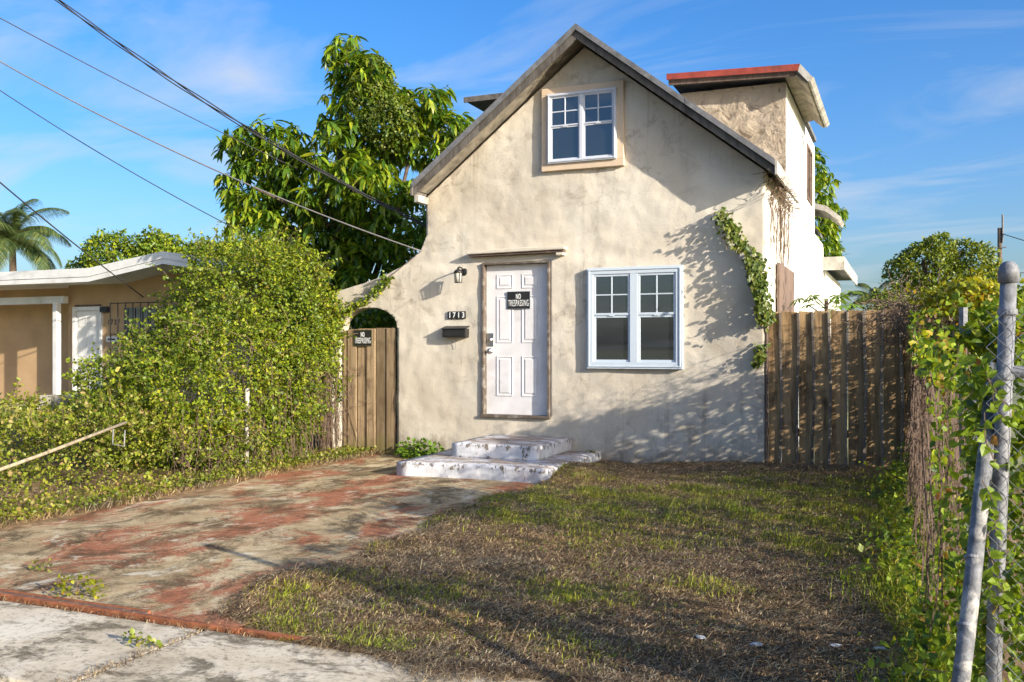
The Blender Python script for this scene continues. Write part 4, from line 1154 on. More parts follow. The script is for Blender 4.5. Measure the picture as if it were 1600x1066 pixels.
for i, (ex, lab) in enumerate([
    ([(-30.6, 22.2, 5.9, 1.4, 1.4, 1.3), (-29.6, 22.6, 5.0, 1.6, 1.5, 1.4), (-31.8, 22, 4.9, 1.0, 1.2, 1.0)], 'bright green tree nearest the coconut palm behind the tan house'),
    ([(-28.4, 23.0, 6.1, 1.2, 1.3, 1.1), (-27.6, 23.2, 5.2, 1.5, 1.4, 1.4)], 'middle bright green tree behind the white roof ridge'),
    ([(-26.4, 24.2, 5.7, 1.3, 1.3, 1.0), (-25.2, 24.6, 5.2, 1.6, 1.5, 1.3)], 'bright green tree half hidden by the vine mound top')]):
    broad_tree('broadleaf_tree', (ex[0][0], ex[0][1], 0), ex, lab, 9000, 0.20, M['lf_farL'], 0.22, 'bright trees beyond the tan house')
broad_tree('shrub', (4.2, 20, 0), [(4.3, 20.5, 2.6, 1.0, 0.9, 0.9), (4.9, 21, 2.2, 1.0, 0.9, 0.7)], 'dark green shrub beyond the lean to roof', 3000, 0.13, M['lf_far'], 0.06)

def palm(base, hgt, label, nf, ln, seed, trunk_r=0.13):
    rs = np.random.default_rng(seed)
    t = empty('coconut_palm', base, label, 'palm')
    b = Vector(base)
    MB().tube([b, b + Vector((0.1, 0, hgt * 0.5)), b + Vector((0.0, 0, hgt))], [trunk_r * 1.3, trunk_r, trunk_r * 0.8], 10).build('trunk', M['barkk'], t, smooth=True)
    c = b + Vector((0, 0, hgt))
    for k in range(nf):
        az = k * 2.399 + rs.uniform(-0.2, 0.2); el = 1.5 - 1.55 * (k / nf) + rs.uniform(-0.1, 0.1)
        L = ln * rs.uniform(0.85, 1.1)
        pts = []
        p_ = Vector(c); e_ = el
        for s in range(13):
            pts.append(Vector(p_)); p_ = p_ + Vector((math.cos(az) * math.cos(e_), math.sin(az) * math.cos(e_), math.sin(e_))) * L / 12; e_ -= 0.115 + 0.02 * s * 0.4
        m = MB(); m.tube(pts, [0.02 * (1 - s / 14) for s in range(13)], 4)
        for s in range(10, 122):
            u_ = s / 122 * 12; i0 = int(u_); q = pts[i0].lerp(pts[min(12, i0 + 1)], u_ - i0)
            dr_ = (pts[min(12, i0 + 1)] - pts[i0]).normalized(); side = dr_.cross(Vector((0, 0, 1)))
            side = side.normalized() if side.length > 1e-4 else Vector((1, 0, 0))
            ll = L * 0.30 * math.sin(math.pi * (0.12 + 0.86 * s / 122)) ** 0.7
            for sg in (-1, 1):
                dd = (side * sg + dr_ * 0.7 + Vector((0, 0, -0.5 - 0.25 * rs.uniform()))).normalized()
                w = dr_ * 0.011
                m.add([q - w, q + w, q + dd * ll * .6 + w * .7 + Vector((0, 0, -.02 * ll)), q + dd * ll + Vector((0, 0, -.22 * ll)), q + dd * ll * .6 - w * .7], [(0, 1, 2, 4), (4, 2, 3)])
        m.build('frond', M['lf_palm'], t)
    return t
palm((-23.6, 11.3, 0), 5.2, 'coconut palm behind the white carport roof at left', 22, 2.3, 3)
palm((3.75, 26, 0), 3.3, 'small palm low behind the lean to roof at right', 12, 1.3, 8, 0.08)

# papaya-like plant over the board fence
pp = empty('papaya_plant', (3.9, 1.6, 0), 'bright papaya plant rising behind the board fence', 'plant')
MB().tube([(3.85, 1.5, -.1), (3.84, 1.5, 1.2), (3.83, 1.5, 2.15)], [0.05, 0.04, 0.025], 8).build('stem', M['stem'], pp, smooth=True)
def lobed():
    vs = [(0, 0, 0)]; fs = []
    for k in range(7):
        a = (k - 3) * 0.62
        L = 1.0 - 0.12 * abs(k - 3)
        b = len(vs)
        for (r, da, z) in ((0.35, -0.26, 0.02), (0.66, -0.19, -0.04), (1.0, 0.0, -0.16), (0.66, 0.19, -0.04), (0.35, 0.26, 0.02)):
            vs.append((L * r * math.cos(a + da), L * r * math.sin(a + da), z))
        fs.append((0, b, b+1, b+2, b+3, b+4))
    me = bpy.data.meshes.new('leaf'); me.from_pydata(vs, [], fs); me.materials.append(M['lf_bright']); return me
lob = lobed()
for k in range(26):
    az = k * 2.4; el = 0.15 + 0.85 * ((k * 7) % 13) / 13
    r = random.uniform(0.18, 0.42)
    hub = Vector((3.83, 1.5, 2.02 + random.uniform(-.25, .06)))
    e = hub + Vector((math.cos(az) * r, math.sin(az) * r, 0.16 * math.sin(el * 2)))
    MB().tube([hub, e], 0.006, 4).build('stalk', M['lf_bright'], pp)
    o = bpy.data.objects.new('leaf', lob); COL.objects.link(o); o.parent = pp
    o.location = e - Vector(pp.location); o.rotation_euler = (random.uniform(-.35, .35), random.uniform(0.0, .6), az)
    s = random.uniform(0.15, 0.23); o.scale = (s, s, s)

# ---- vine mound on the left boundary
vm = empty('vine_mound', (-3.4, -1.2, 0), 'large bright green vine mound burying the left fence', 'vine')
MOUND = [(-3.65, -0.9, 1.55, 1.25, 1.15, 1.55), (-4.35, -1.1, 0.85, 0.95, 1.2, 1.1), (-3.5, -0.55, 2.0, 0.72, 0.7, 0.85),
         (-3.15, -1.9, 0.95, 0.75, 1.3, 1.0), (-3.25, -0.75, 1.15, 0.42, 0.75, 1.25), (-3.9, -2.2, 0.75, 1.1, 1.2, 0.85), (-4.4, -0.5, 1.35, 0.7, 0.9, 0.95), (-2.80, -1.85, 0.55, 0.32, 1.3, 0.55), (-2.98, -1.3, 1.25, 0.28, 0.8, 0.6)]
p, nr = shell(MOUND, 135000, 0.13, 0.13, 4.6, 41)
p = p + nr * (0.07 * wob(p, 11, 44))[:, None]
k_ = (wob(p, 7.5, 45) + 0.6 * wob(p, 17, 46)) > -0.70
p, nr = p[k_], nr[k_]
k_ = p[:, 2] > 0.02
p, nr = p[k_], nr[k_]
d = unit(nr * 0.5 + rng.normal(size=nr.shape) - np.array([0, 0, .5]))
o = leaves('foliage', SH_SMALL, p, d, unit(nr * 0.9 + np.array([0, 0, .3]) + 0.55 * rng.normal(size=nr.shape)), 0.024 + 0.036 * rng.uniform(0, 1, len(p)) ** 1.8, M['lf_vine'], vm, 1.05); o['kind'] = 'stuff'
# loose shoots breaking the outline
def shoots(p0, n0, count, length, mat, parent, lsize, stemmat, name='shoot_leaves', droop=0.5):
    ids = rng.choice(len(p0), count, replace=False)
    P, D = [], []
    m = MB()
    for i in ids:
        q = Vector(p0[i]); dr_ = (Vector(n0[i]) + Vector(rng.normal(size=3)) * 0.45 + Vector((0, 0, 0.35))).normalized()
        L = length * rng.uniform(0.4, 1.2); pts = [Vector(q)]
        for s in range(6):
            dr_ = (dr_ + Vector((0, 0, -droop * 0.22)) + Vector(rng.normal(size=3)) * 0.12).normalized()
            q = q + dr_ * L / 6; pts.append(Vector(q))
            for _ in range(3):
                P.append(q + Vector(rng.normal(size=3)) * 0.01); D.append(dr_ * 0.4 + Vector(rng.normal(size=3)))
        m.tube(pts, [0.004 * (1 - 0.12 * j) for j in range(7)], 3, False)
    m.build('stems', stemmat, parent)['kind'] = 'stuff'
    P = np.array(P); D = np.array(D)
    o = leaves(name, SH_SMALL, P, unit(D), unit(rng.normal(size=P.shape) + np.array([0, 0, 1.0])), rng.uniform(lsize * .7, lsize * 1.3, len(P)), mat, parent, 1.1); o['kind'] = 'stuff'
top = (nr[:, 2] > 0.0)
shoots(p[top], nr[top], 900, 0.34, M['lf_vine'], vm, 0.045, M['stem'])
side_ = (nr[:, 0] > 0.2) | (nr[:, 1] < -0.2)
shoots(p[side_], nr[side_], 800, 0.28, M['lf_vine'], vm, 0.045, M['stem'])
# dry hanging stems inside the curtain
m = MB()
for _ in range(200):
    y = rng.uniform(-3.4, 0.0); x = -2.48 - 0.1 * abs(y + 1.5) + rng.uniform(-.22, .06); z1 = rng.uniform(0.35, 1.35) * (1 if y > -2.4 else 0.65); z0 = rng.uniform(-0.02, 0.25)
    dx, dy = rng.normal(0, .12, 2)
    m.tube([(x, y, z1), (x + dx * .4, y + dy * .5, (z0 + z1) / 2), (x + dx, y + dy, z0)], 0.0042, 3, False)
for _ in range(120):
    a = Vector((-2.5 + rng.uniform(-.2, .1), rng.uniform(-3.6, -0.1), rng.uniform(.05, 1.7)))
    pts = [a]; dr_ = Vector(rng.normal(size=3)).normalized()
    for s in range(7):
        dr_ = (dr_ + Vector(rng.normal(size=3)) * .5 + Vector((-.05, 0, -.06))).normalized(); a = a + dr_ * 0.07; pts.append(Vector(a))
    m.tube(pts, 0.0035, 3, False)
m.build('dry_stems', M['stem'], vm)['kind'] = 'stuff'

# ---- low weeds along the driveway edge, lower towards the street
lw = empty('low_hedge', (-3.3, -5.2, 0), 'low straggling weeds spreading along the left driveway edge', 'weeds')
LOW = [(-3.3, -3.6, 0.35, 0.75, 0.9, 0.62), (-3.5, -4.7, 0.30, 0.9, 0.9, 0.62), (-3.4, -5.8, 0.28, 0.9, 0.9, 0.58), (-3.5, -6.8, 0.25, 0.9, 0.8, 0.55), (-4.9, -4.4, 0.35, 1.1, 1.4, 0.55), (-5.6, -2.6, 0.2, 1.2, 1.3, 0.5), (-6.2, -5.0, 0.25, 1.2, 1.5, 0.5), (-7.2, -2.0, 0.15, 1.3, 1.6, 0.5), (-2.75, -3.2, 0.15, 0.45, 1.2, 0.45)]
p, nr = shell(LOW, 60000, 0.2, 0.28, 5.5, 43)
k_ = (wob(p, 8, 47) + .5 * wob(p, 16, 48)) > -0.45
p, nr = p[k_], nr[k_]
k_ = p[:, 2] > 0.02
p, nr = p[k_], nr[k_]
d = unit(nr * 0.4 + rng.normal(size=nr.shape))
o = leaves('foliage', SH_SMALL, p, d, unit(nr * 0.6 + np.array([0, 0, .5]) + 0.7 * rng.normal(size=nr.shape)), 0.018 + 0.034 * rng.uniform(0, 1, len(p)) ** 1.6, M['lf_low'], lw, 1.0); o['kind'] = 'stuff'
top = nr[:, 2] > 0.1
shoots(p[top], nr[top], 650, 0.26, M['lf_low'], lw, 0.045, M['stem'], droop=0.2)
# creeping ground weeds between hedge and concrete
n = 9000
gp = np.stack([-2.12 - np.abs(rng.normal(0, 0.42, n)), rng.uniform(-7.45, 0.0, n), rng.uniform(0.0, 0.10, n)], 1)
o = leaves('ground_leaves', SH_SMALL, gp, rand_unit(n), unit(rng.normal(size=(n, 3)) * .6 + np.array([0, 0, 1.0])), rng.uniform(0.02, 0.055, n), M['lf_low'], lw); o['kind'] = 'stuff'

# ---- vines over the right-hand fence
rv = empty('fence_vine', (5.0, -3.8, 0), 'dense vine with dead stems smothering the right hand fence', 'vine')
n = 46000
y = np.where(rng.uniform(0, 1, n) < 0.36, rng.uniform(-7.75, -5.0, n), rng.uniform(-5.0, 0.15, n))
z = rng.uniform(0.0, 1.0, n) ** 0.85 * np.interp(y, [-7.75, -6.0, -4.0, 0.2], [1.48, 1.58, 1.80, 1.86])
face = 4.98 - 0.06 * np.sin(y * 1.7) - 0.10 * np.exp(-((z - 1.6) / .4) ** 2) - 0.12 * np.clip(0.6 - z, 0, 1)
thick = 0.34
x = face + np.abs(rng.normal(0, 0.5, n)) * thick * 0.6
near = np.clip((y + 7.75) / 0.5, 0, 1)
x = np.where(y < -7.2, np.maximum(x, 5.0 + 0.08 * rng.uniform(0, 1, n)), x)
p = np.stack([x, y, z], 1)
dens = wob(p, 3.0, 61) + 0.35 * wob(p, 9, 62)
thin = np.clip(1 - np.abs(y + 4.2) / 2.2, 0, 1)          # leaves thinned mid-run so that sun reaches the lawn
gap = (dens > -0.12 - 0.35 * (z > 1.35) + 0.10 * (y < -5.0)) & (rng.uniform(0, 1, n) > 0.72 * np.minimum(1, thin * 2)) | (y > -2.2) & ~((y < -7.45) & (z > 1.1))
dead = (wob(p, 2.2, 66) > 0.15) & (y > -5.2) & (z < 1.75)
gap &= (y > -5.0) | (rng.uniform(0, 1, n) < 0.46)  # near end thinned as well, to let sunlight onto the front lawn
liv = gap & ~(dead & (rng.uniform(0, 1, n) < 0.82))
q = p[liv]; m_ = len(q)
nrm = unit(np.array([-0.8, -0.35, 0.5]) + 0.6 * rng.normal(size=(m_, 3)))
d = unit(np.array([-0.3, -0.1, -0.55]) + 0.75 * rng.normal(size=(m_, 3)))
ln = rng.uniform(0.022, 0.056, m_) * np.where(q[:, 1] > -2.3, 1.22, 1.0)  # leaves enlarged by the house for a cleaner shadow on its wall
split_leaves(SH_VINE, q, d, nrm, ln, M['lf_hedge'], rv, 280, 0.9, 'foliage', q[:, 0] < 5.06)
q = p[gap & dead]; m_ = len(q)
sel = rng.uniform(0, 1, m_) < 0.75
q = q[sel]; m_ = len(q)
o = leaves('dead_leaves', SH_SMALL, q, unit(np.array([0, 0, -1.0]) + 0.6 * rng.normal(size=(m_, 3))), unit(np.array([-1, -.4, .2]) + 0.8 * rng.normal(size=(m_, 3))), rng.uniform(0.03, 0.07, m_), M['lf_dry'], rv, 0.8); o['kind'] = 'stuff'
m = MB()
for _ in range(900):
    yy = -7.5 + 7.7 * rng.uniform() ** 0.6; z1 = rng.uniform(0.5, 1.45 + 0.05 * (yy + 7.5))
    a = Vector((4.93 + rng.uniform(-.08, .16), yy, z1)); pts = [Vector(a)]
    dr_ = Vector((rng.normal(0, .08), rng.normal(0, .45), -1)).normalized()
    for s in range(6):
        dr_ = (dr_ + Vector((rng.normal(0, .06), rng.normal(0, .35), -0.12))).normalized()
        a = a + dr_ * rng.uniform(0.06, 0.16)
        if a.z < 0.03: break
        pts.append(Vector(a))
    if len(pts) > 2: m.tube(pts, rng.uniform(0.002, 0.005), 3, False)
m.build('dead_stems', M['darkstem'], rv)['kind'] = 'stuff'
m = MB()
for _ in range(260):
    yy = rng.uniform(-2.2, 0.15); a = Vector((4.80 + rng.uniform(-.55, .35) * (1 if yy > -.3 else .3), yy, rng.uniform(1.72, 2.02))); pts = [Vector(a)]; dr_ = Vector(rng.normal(size=3)).normalized()
    for s in range(7):
        dr_ = (dr_ + Vector(rng.normal(size=3)) * .6 + Vector((0, 0, -.12))).normalized(); a = a + dr_ * 0.06; pts.append(Vector(a))
    m.tube(pts, 0.0035, 3, False)
m.build('dry_tangle', M['stem'], rv)['kind'] = 'stuff'

# bushy heads along the top of the fence
for (ell, mat, lab, nn, ls) in (
    ([(5.35, -2.6, 1.85, 0.30, 0.5, 0.26), (5.4, -1.8, 1.9, 0.35, 0.5, 0.22)], M['lf_yellow'], 'yellow green bush cresting the vine covered fence', 3000, 0.06),
    ([(5.35, -4.6, 1.62, 0.22, 0.4, 0.16), (5.3, -5.4, 1.54, 0.2, 0.4, 0.14)], M['lf_hedge'], 'leafy green vine head nearer the capped post', 1500, 0.06),
    ([(6.3, 1.5, 1.9, 0.9, 1.0, 0.45), (7.4, 3.0, 1.9, 1.0, 1.2, 0.5)], M['lf_vine'], 'green bush beyond the fence under the far tree', 6000, 0.07)):
    bsh = empty('bush', (ell[0][0], ell[0][1], 0), lab, 'bush')
    MB().tube([(ell[0][0], ell[0][1], -.05), (ell[0][0], ell[0][1], ell[0][2])], 0.02, 6).build('stem', M['stem'], bsh)
    p, nr = shell(ell, nn, 0.25, 0.25, 6, 51)
    o = leaves('foliage', SH_VINE, p, unit(nr * .4 + rng.normal(size=nr.shape)), unit(nr + np.array([0, 0, .6]) + .5 * rng.normal(size=nr.shape)), rng.uniform(ls * .6, ls * 1.2, len(p)), mat, bsh); o['kind'] = 'stuff'
    shoots(p, nr, 60, 0.2, mat, bsh, ls * .8, M['stem'])
# ---- climbing vine on the right corner of the front wall
wv = empty('wall_creeper', (3.2, -0.05, 1.9), 'green creeper hanging down the right corner of the front wall', 'creeper')
PT = [(2.74, 3.16), (2.84, 2.98), (2.92, 2.80), (3.04, 2.70), (3.14, 2.55), (3.17, 2.35), (3.21, 2.15), (3.25, 1.95), (3.27, 1.85)]
P, D = [], []
def along(path, n, spread, depth, z_out):
    q = np.array(path); t = rng.uniform(0, len(q) - 1.001, n); i = t.astype(int); f = (t - i)[:, None]
    b = q[i] * (1 - f) + q[i + 1] * f
    r = rng.normal(0, 1, (n, 2)) * spread
    return np.stack([b[:, 0] + r[:, 0], -0.035 - np.abs(rng.normal(0, depth, n)), b[:, 1] + r[:, 1] * 0.8], 1)
p = np.concatenate([along(PT, 850, 0.045, 0.10, 0), along([(3.21, 1.55), (3.20, 1.40), (3.14, 1.33)], 90, 0.03, 0.06, 0), along(PT[4:], 420, 0.05, 0.13, 0)])
n = len(p)
split_leaves(SH_VINE, p, unit(np.array([0.1, -.3, -.8]) + .45 * rng.normal(size=(n, 3))), unit(np.array([0.3, -1, .35]) + .45 * rng.normal(size=(n, 3))), rng.uniform(.04, .075, n), M['lf_creeper'], wv, 0 + 120, 0.75)
m = MB()
for k in range(5):
    m.tube([(a + rng.normal(0, .02), -0.03 - rng.uniform(0, .04), b) for a, b in PT], 0.005, 4, False)
m.tube([(2.66, -.02, 2.98), (2.73, -.12, 2.88), (2.80, -.20, 2.78), (2.84, -.26, 2.66)], 0.004, 4, False)
m.tube([(2.72, -.02, 3.20), (2.66, -.10, 3.14), (2.60, -.16, 3.12)], 0.004, 4, False)
m.build('stems', M['stem'], wv)
# dry roots hanging down the white side wall
rt = empty('dry_creeper', (3.3, 0.9, 3.4), 'dead brown creeper stems hanging down the white side wall', 'creeper')
m = MB()
for _ in range(38):
    yy = rng.uniform(0.25, 2.3); a = Vector((XR + 0.03, yy, rng.uniform(3.2, 3.55))); pts = [Vector(a)]
    zend = rng.uniform(2.2, 3.0)
    while a.z > zend:
        a = a + Vector((rng.normal(0, .004), rng.normal(0, .045), -rng.uniform(.06, .12))); a.x = max(a.x, XR + 0.02); pts.append(Vector(a))
    m.tube(pts, rng.uniform(.003, .006), 4, False)
m.build('stems', M['stem'], rt)
m = MB()
for _ in range(150):
    a = Vector((XR + 0.03 + rng.uniform(0, .14), rng.uniform(-.25, 1.9), rng.uniform(3.3, 3.62))); pts = [Vector(a)]; dr_ = Vector(rng.normal(size=3)).normalized()
    for s in range(4):
        dr_ = (dr_ + Vector(rng.normal(size=3)) * .6 + Vector((0, 0, -.3))).normalized(); a = a + dr_ * .05; a.x = max(a.x, XR + .02) if a.y > 0 else a.x; pts.append(Vector(a))
    m.tube(pts, .004, 3, False)
m.build('root_tangle', M['stem'], rt)['kind'] = 'stuff'
# vine sprig over the arch
av = empty('arch_creeper', (-2.1, -0.04, 2.25), 'thin creeper climbing the curved wall over the gate arch', 'creeper')
PT = [(-2.72, 1.85), (-2.62, 2.05), (-2.42, 2.14), (-2.25, 2.22), (-2.10, 2.33), (-1.98, 2.46), (-1.92, 2.52)]
p = np.concatenate([along(PT, 330, .035, .05, 0), along([(-2.80, 2.3), (-2.76, 1.9), (-2.76, 1.2), (-2.74, 0.7)], 330, .045, .08, 0)]); n = len(p)
o = leaves('foliage', SH_SMALL, p, unit(np.array([0, -.3, -.5]) + .7 * rng.normal(size=(n, 3))), unit(np.array([.2, -1, .4]) + .5 * rng.normal(size=(n, 3))), rng.uniform(.035, .07, n), M['lf_vine'], av); o['kind'] = 'stuff'
MB().tube([(a, -0.04, b) for a, b in PT] + [(-1.80, -.04, 2.60), (-1.55, -.03, 2.78)], .005, 4, False).build('stem', M['darkstem'], av)
gd = empty('garden_shrub', (-2.3, 1.2, 0), 'dark leafy shrub seen through the arch above the gate', 'shrub')
MB().tube([(-2.3, 1.2, -.1), (-2.3, 1.2, 1.5)], .02, 6).build('stem', M['stem'], gd)
p, nr = shell([(-2.3, 1.1, 1.75, .75, .4, .75)], 3500, .25, .2, 5, 71)
o = leaves('foliage', SH_VINE, p, unit(rng.normal(size=p.shape)), unit(nr + .6 * rng.normal(size=p.shape)), rng.uniform(.06, .11, len(p)), M['lf_mango'], gd); o['kind'] = 'stuff'

# small leafy weeds
def weed(x, y, rx, ry, rz, n, ls, mat, label, z=0.0):
    w = empty('weed', (x, y, z), label, 'weed')
    p, nr = shell([(x, y, z, rx, ry, rz)], n, .3, .2, 9, 81); k = p[:, 2] > z; p, nr = p[k], nr[k]
    o = leaves('foliage', SH_VINE, p, unit(nr * .5 + rng.normal(size=p.shape) * .7), unit(np.array([0, 0, 1.]) + nr * .4 + .4 * rng.normal(size=p.shape)), rng.uniform(ls * .6, ls * 1.2, len(p)), mat, w); o['kind'] = 'stuff'
    MB().tube([(x, y, z - .02), (x, y, z + rz * .7)], .006, 5).build('stem', M['stem'], w)
weed(-1.35, -0.22, 0.40, 0.18, 0.24, 900, .06, M['lf_bright'], 'bright green weed clump between gate and front steps')
weed(1.05, -0.10, 0.14, 0.07, 0.10, 120, .045, M['lf_creeper'], 'small weed at the right end of the steps', 0.08)
weed(0.18, -7.30, 0.20, 0.12, 0.13, 360, .03, M['lf_yellow'], 'yellowish weed growing in the rusty gate track')
weed(-0.6, -6.9, 0.10, 0.07, 0.07, 110, .025, M['lf_low'], 'tiny weed in a driveway crack near the gate track')
weed(1.2, -7.85, 0.13, 0.07, 0.05, 90, .03, M['lf_low'], 'flat weed in the sidewalk joint')

# ---- grass: green tufts and dry thatch on the lawn
def blades(name, p, h, lean, w, mat, label, cat):
    n = len(p); az = rng.uniform(0, 6.283, n)
    dirv = np.stack([np.cos(az), np.sin(az), np.zeros(n)], 1); side = np.stack([-np.sin(az + .8), np.cos(az + .8), np.zeros(n)], 1)
    hv = h[:, None]; lv = lean[:, None]; wv_ = w[:, None]
    up_ = np.array([0, 0, 1.0])
    a = p - side * wv_; b = p + side * wv_
    mid = p + up_ * hv * .6 + dirv * hv * lv * .45
    c = mid + side * wv_ * .8; e = mid - side * wv_ * .8
    t = p + up_ * hv * np.maximum(0.12, 1 - .35 * lv) + dirv * hv * lv * 1.25
    v = np.stack([a, b, c, e, t], 1).reshape(-1, 3)
    base = (np.arange(n) * 5)[:, None, None]
    f = (np.array([(0, 1, 2), (0, 2, 3), (3, 2, 4)])[None] + base).reshape(-1, 3)
    o = np_mesh(name, v, f, mat)
    return tag(o, label, cat, kind='stuff')
def lawn_pts(n):
    # denser close to the camera so that near ground does not look bare
    y = -7.5 + 7.5 * rng.uniform(0, 1, n) ** 1.35
    x = rng.uniform(0.7, 5.15, n)
    front = DRX(y) + rng.normal(0, .07, n)
    k = x > front
    x, y = x[k], y[k]
    return x, y
x, y = lawn_pts(170000)
zl = lawn_z(x[None], y[None])[0]
p = np.stack([x, y, zl - .004], 1)
g1 = wob(p, 1.6, 91) + .6 * wob(p, 5.5, 92)
band = np.exp(-((y + 2.9) / 1.7) ** 2) * 1.25 - .62
keep = (g1 + 1.25 * band + rng.normal(0, .4, len(x))) > 0.12
pg = p[keep]
blades('green_grass', pg, rng.uniform(.015, .06, len(pg)) * np.clip(1 + .6 * wob(pg, 9, 95), .4, 1.7), rng.uniform(.2, 1.5, len(pg)), rng.uniform(.0016, .0036, len(pg)), M['grass'], 'patchy green grass tufts across the front lawn', 'grass')
x, y = lawn_pts(240000)
zl = lawn_z(x[None], y[None])[0]
p = np.stack([x, y, zl + rng.uniform(-.003, .014, len(x))], 1)
n = len(p)
blades('dry_grass', p, rng.uniform(.006, .026, n) , rng.uniform(1.5, 4.6, n), rng.uniform(.0012, .0036, n), M['straw'], 'dry brown thatch covering the front lawn', 'grass')
# creeping broadleaf weeds among the grass
n = 14000
x, y = lawn_pts(n); zl = lawn_z(x[None], y[None])[0]
p = np.stack([x, y, zl + rng.uniform(.004, .03, len(x))], 1)
k_ = (wob(p, 2.3, 98) + .7 * wob(p, 8, 99) + 1.2 * (np.exp(-((y + 2.9) / 1.7) ** 2) - .5)) > 0.45
p = p[k_]; n = len(p)
o = leaves('lawn_weeds', SH_SMALL, p, unit(rng.normal(size=(n, 3)) * np.array([1, 1, .3])), unit(rng.normal(size=(n, 3)) * .4 + np.array([0, 0, 1.])), rng.uniform(.012, .035, n), M['lf_creeper'])
tag(o, 'small creeping broadleaf weeds in the middle of the lawn', 'weeds', kind='stuff')
# longer stalks and runners
n = 1100
x, y = lawn_pts(n); zl = lawn_z(x[None], y[None])[0]
p = np.stack([x, y, zl], 1)
blades('dry_stalks', p, rng.uniform(.05, .14, len(p)), rng.uniform(.8, 3.0, len(p)), rng.uniform(.0012, .002, len(p)), M['straw'], 'longer dry stalks lying across the front lawn', 'grass')
# weeds and straw on the verge left of the driveway and along the joints
n = 26000
xv = -2.08 - np.abs(rng.normal(0, .55, n)); yv = rng.uniform(-7.45, .1, n)
p = np.stack([xv, yv, np.full(n, 0.0)], 1)
blades('verge_grass', p, rng.uniform(.03, .12, n), rng.uniform(.3, 2.2, n), rng.uniform(.0012, .003, n), M['straw'], 'dry grass fringe along the left driveway edge', 'grass')
n = 3000
p = np.stack([rng.uniform(-6, 3.4, n), -7.50 + rng.normal(0, .02, n), np.full(n, -.01)], 1)
p2 = np.stack([1.34 + rng.normal(0, .035, 900), rng.uniform(-8.44, -7.5, 900), np.full(900, -.02)], 1)
p = np.concatenate([p, p2]); n = len(p)
blades('joint_grass', p, rng.uniform(.01, .05, n), rng.uniform(.4, 2.6, n), rng.uniform(.001, .002, n), M['straw'], 'dry grass growing in the sidewalk joints', 'grass')
# fallen leaves
n = 2600
x, y = lawn_pts(n); zl = lawn_z(x[None], y[None])[0]
p = np.stack([x, y, zl + .012], 1)
o = leaves('fallen_leaves', SH_SMALL, p, unit(rng.normal(size=(len(p), 3)) * np.array([1, 1, .25])), unit(rng.normal(size=(len(p), 3)) * .35 + np.array([0, 0, 1.])), rng.uniform(.015, .045, len(p)), M['lf_dry'])
tag(o, 'brown fallen leaves scattered over the lawn', 'leaves', kind='stuff')

# thatch spilling over the sidewalk edge, and rank growth at the foot of the right fence
n = 9000
xs_ = rng.uniform(2.0, 5.1, n); ys_ = -7.47 - np.abs(rng.normal(0, .07, n)) * (1 + .8 * np.sin(xs_ * 5)) + .02
p = np.stack([xs_, ys_, np.full(n, 0.002)], 1)
blades('edge_thatch', p, rng.uniform(.012, .05, n), rng.uniform(1.2, 3.4, n), rng.uniform(.001, .0028, n), M['straw'], 'dry thatch spilling over the sidewalk edge', 'grass')
n = 5200
yb_ = rng.uniform(-7.4, -0.2, n); xb_ = 4.95 - np.abs(rng.normal(0, .13, n)) * np.clip(1 + .6 * np.sin(yb_ * 3.1), .3, 2)
p = np.stack([xb_, yb_, lawn_z(xb_[None], yb_[None])[0]], 1)
blades('fence_grass', p, rng.uniform(.06, .24, n), rng.uniform(.2, 1.2, n), rng.uniform(.0018, .004, n), M['grass'], 'rank green grass at the foot of the vine covered fence', 'grass')
n = 5000
yb_ = rng.uniform(-7.5, -0.2, n); xb_ = 4.93 - np.abs(rng.normal(0, .12, n)) * np.clip(1 + .7 * np.sin(yb_ * 2.3 + 1), .25, 2)
p = np.stack([xb_, yb_, lawn_z(xb_[None], yb_[None])[0] + rng.uniform(0, 1, n) ** 1.6 * .35], 1)
o = leaves('skirt_leaves', SH_VINE, p, unit(np.array([-.4, 0, -.2]) + rng.normal(size=(n, 3))), unit(np.array([-.4, -.2, 1.]) + .6 * rng.normal(size=(n, 3))), rng.uniform(.02, .05, n), M['lf_hedge'], rv); o['kind'] = 'stuff'
n = 1100
xm = 5.13 + 0.35 * rng.uniform(0, 1, n); zm_ = rng.uniform(0, 1, n) ** 0.9 * (1.62 - .15 * np.sin(xm * 5)); ym = -7.70 + np.abs(rng.normal(0, .05, n))
p = np.stack([xm, ym, zm_], 1)
k_ = (wob(p, 6, 97) > -0.5)
p = p[k_]; n = len(p)
sheet = empty('mesh_creeper', (5.3, -7.7, 0), 'leafy creeper filling the mesh right of the capped post', 'creeper')
leaf_i = np.argsort(p[:, 0])[:150]
kk = np.ones(n, bool); kk[leaf_i] = False
nrm = unit(np.array([.2, -1., .6]) + .5 * rng.normal(size=(n, 3))); dd_ = unit(np.array([0, -.3, -.6]) + .7 * rng.normal(size=(n, 3))); ln = rng.uniform(.028, .062, n)
leaf_objects(SH_VINE, p[leaf_i], dd_[leaf_i], nrm[leaf_i], ln[leaf_i], M['lf_hedge'], sheet, .9)
o = leaves('foliage', SH_VINE, p[kk], dd_[kk], nrm[kk], ln[kk], M['lf_hedge'], sheet, .9); o['kind'] = 'stuff'
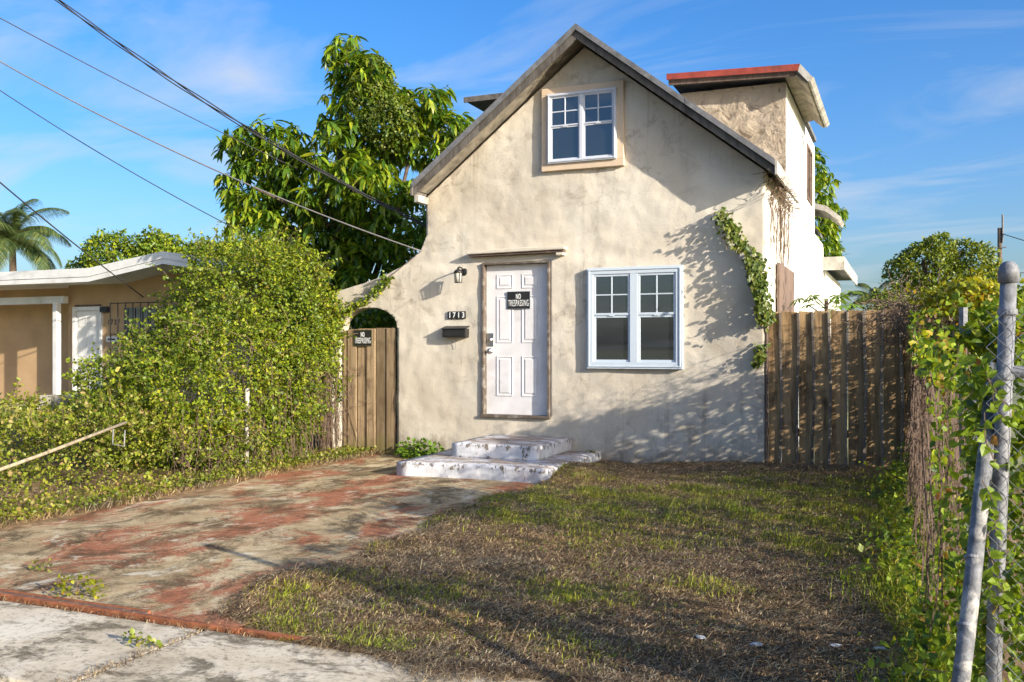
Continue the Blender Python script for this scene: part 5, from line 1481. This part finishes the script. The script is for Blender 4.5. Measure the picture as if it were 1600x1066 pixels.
# sprigs that cross in front of the two steel posts
P_, D_ = [], []
m = MB()
for (q, d0) in (((5.05, -7.80, 1.44), (.2, -.3, -.5)), ((5.06, -7.80, 1.40), (.4, -.3, -.5)), ((5.05, -7.86, 1.28), (-.2, -.3, -.6)), ((5.04, -7.90, 1.05), (.2, -.2, -.7)), ((5.10, -7.83, 0.92), (-.3, -.3, -.4)), ((5.09, -7.84, 0.72), (.3, -.2, -.5)), ((5.02, -7.84, 1.36), (-.5, -.1, -.2)), ((5.10, -7.82, 0.50), (-.1, -.2, .6)), ((5.02, -7.9, 0.45), (-.2, -.1, -.5)), ((5.16, -7.83, 1.1), (.4, -.1, -.5)), ((5.2, -7.83, .8), (.3, -.1, .2))):
    q = Vector(q); dd = Vector(d0).normalized(); pts = [Vector(q)]
    for k in range(7):
        dd = (dd + Vector(rng.normal(size=3)) * .22).normalized(); q = q + dd * .03; pts.append(Vector(q))
        for _ in range(2):
            P_.append(tuple(q)); D_.append(tuple(dd * .4 + Vector(rng.normal(size=3))))
    m.tube(pts, .0022, 4, False)
m.build('sprig_stems', M['stem'], rv)['kind'] = 'stuff'
P_ = np.array(P_); D_ = np.array(D_)
leaf_objects(SH_VINE, P_, D_, unit(np.array([-.3, -.8, .8]) + .4 * rng.normal(size=P_.shape)), rng.uniform(.025, .055, len(P_)), M['lf_hedge'], rv, .85)

# litter scraps
for i, (x, y, where) in enumerate(((3.85, -6.81, 'farthest left of the five scraps'), (4.12, -6.80, 'second from the left'), (4.49, -6.67, 'middle of the five scraps'), (4.69, -6.66, 'second from the right'), (4.78, -6.97, 'nearest the leaning pipe'))):
    bm = bmesh.new(); bmesh.ops.create_icosphere(bm, subdivisions=2, radius=0.021)
    for v_ in bm.verts:
        v_.co = Vector((v_.co.x * 1.3, v_.co.y * .9, v_.co.z * .35)) * (1 + .9 * noise.noise(v_.co * 40 + Vector((i * 5, 0, 0))))
        v_.co += Vector((x, y, float(lawn_z(np.array([[x]]), np.array([[y]]))[0, 0]) + .02))
    me = bpy.data.meshes.new('litter_scrap'); bm.to_mesh(me); bm.free(); me.materials.append(M['paper'])
    tag(link('litter_scrap', me), 'crumpled white scrap in the dry grass, ' + where, 'litter', 'white scraps on the lawn')

src = [o for o in bpy.data.objects if o.name.startswith('broadleaf_tree') and o.get('label', '').startswith('rounded')][0]
for i, (x, y, sc, lab) in enumerate(((-16, -34, 1.35, 'tree across the street, far left behind the camera'), (-3, -38, 1.6, 'tree across the street straight opposite the door'), (9, -33, 1.2, 'tree across the street, right behind the camera'))):
    c = src.copy(); COL.objects.link(c); c.location = (x, y, 0); c.scale = (sc, sc, sc); c.rotation_euler = (0, 0, i * 2.1)
    c['label'] = lab; c['group'] = 'trees across the street'
    for ch in src.children:
        d_ = ch.copy(); COL.objects.link(d_); d_.parent = c
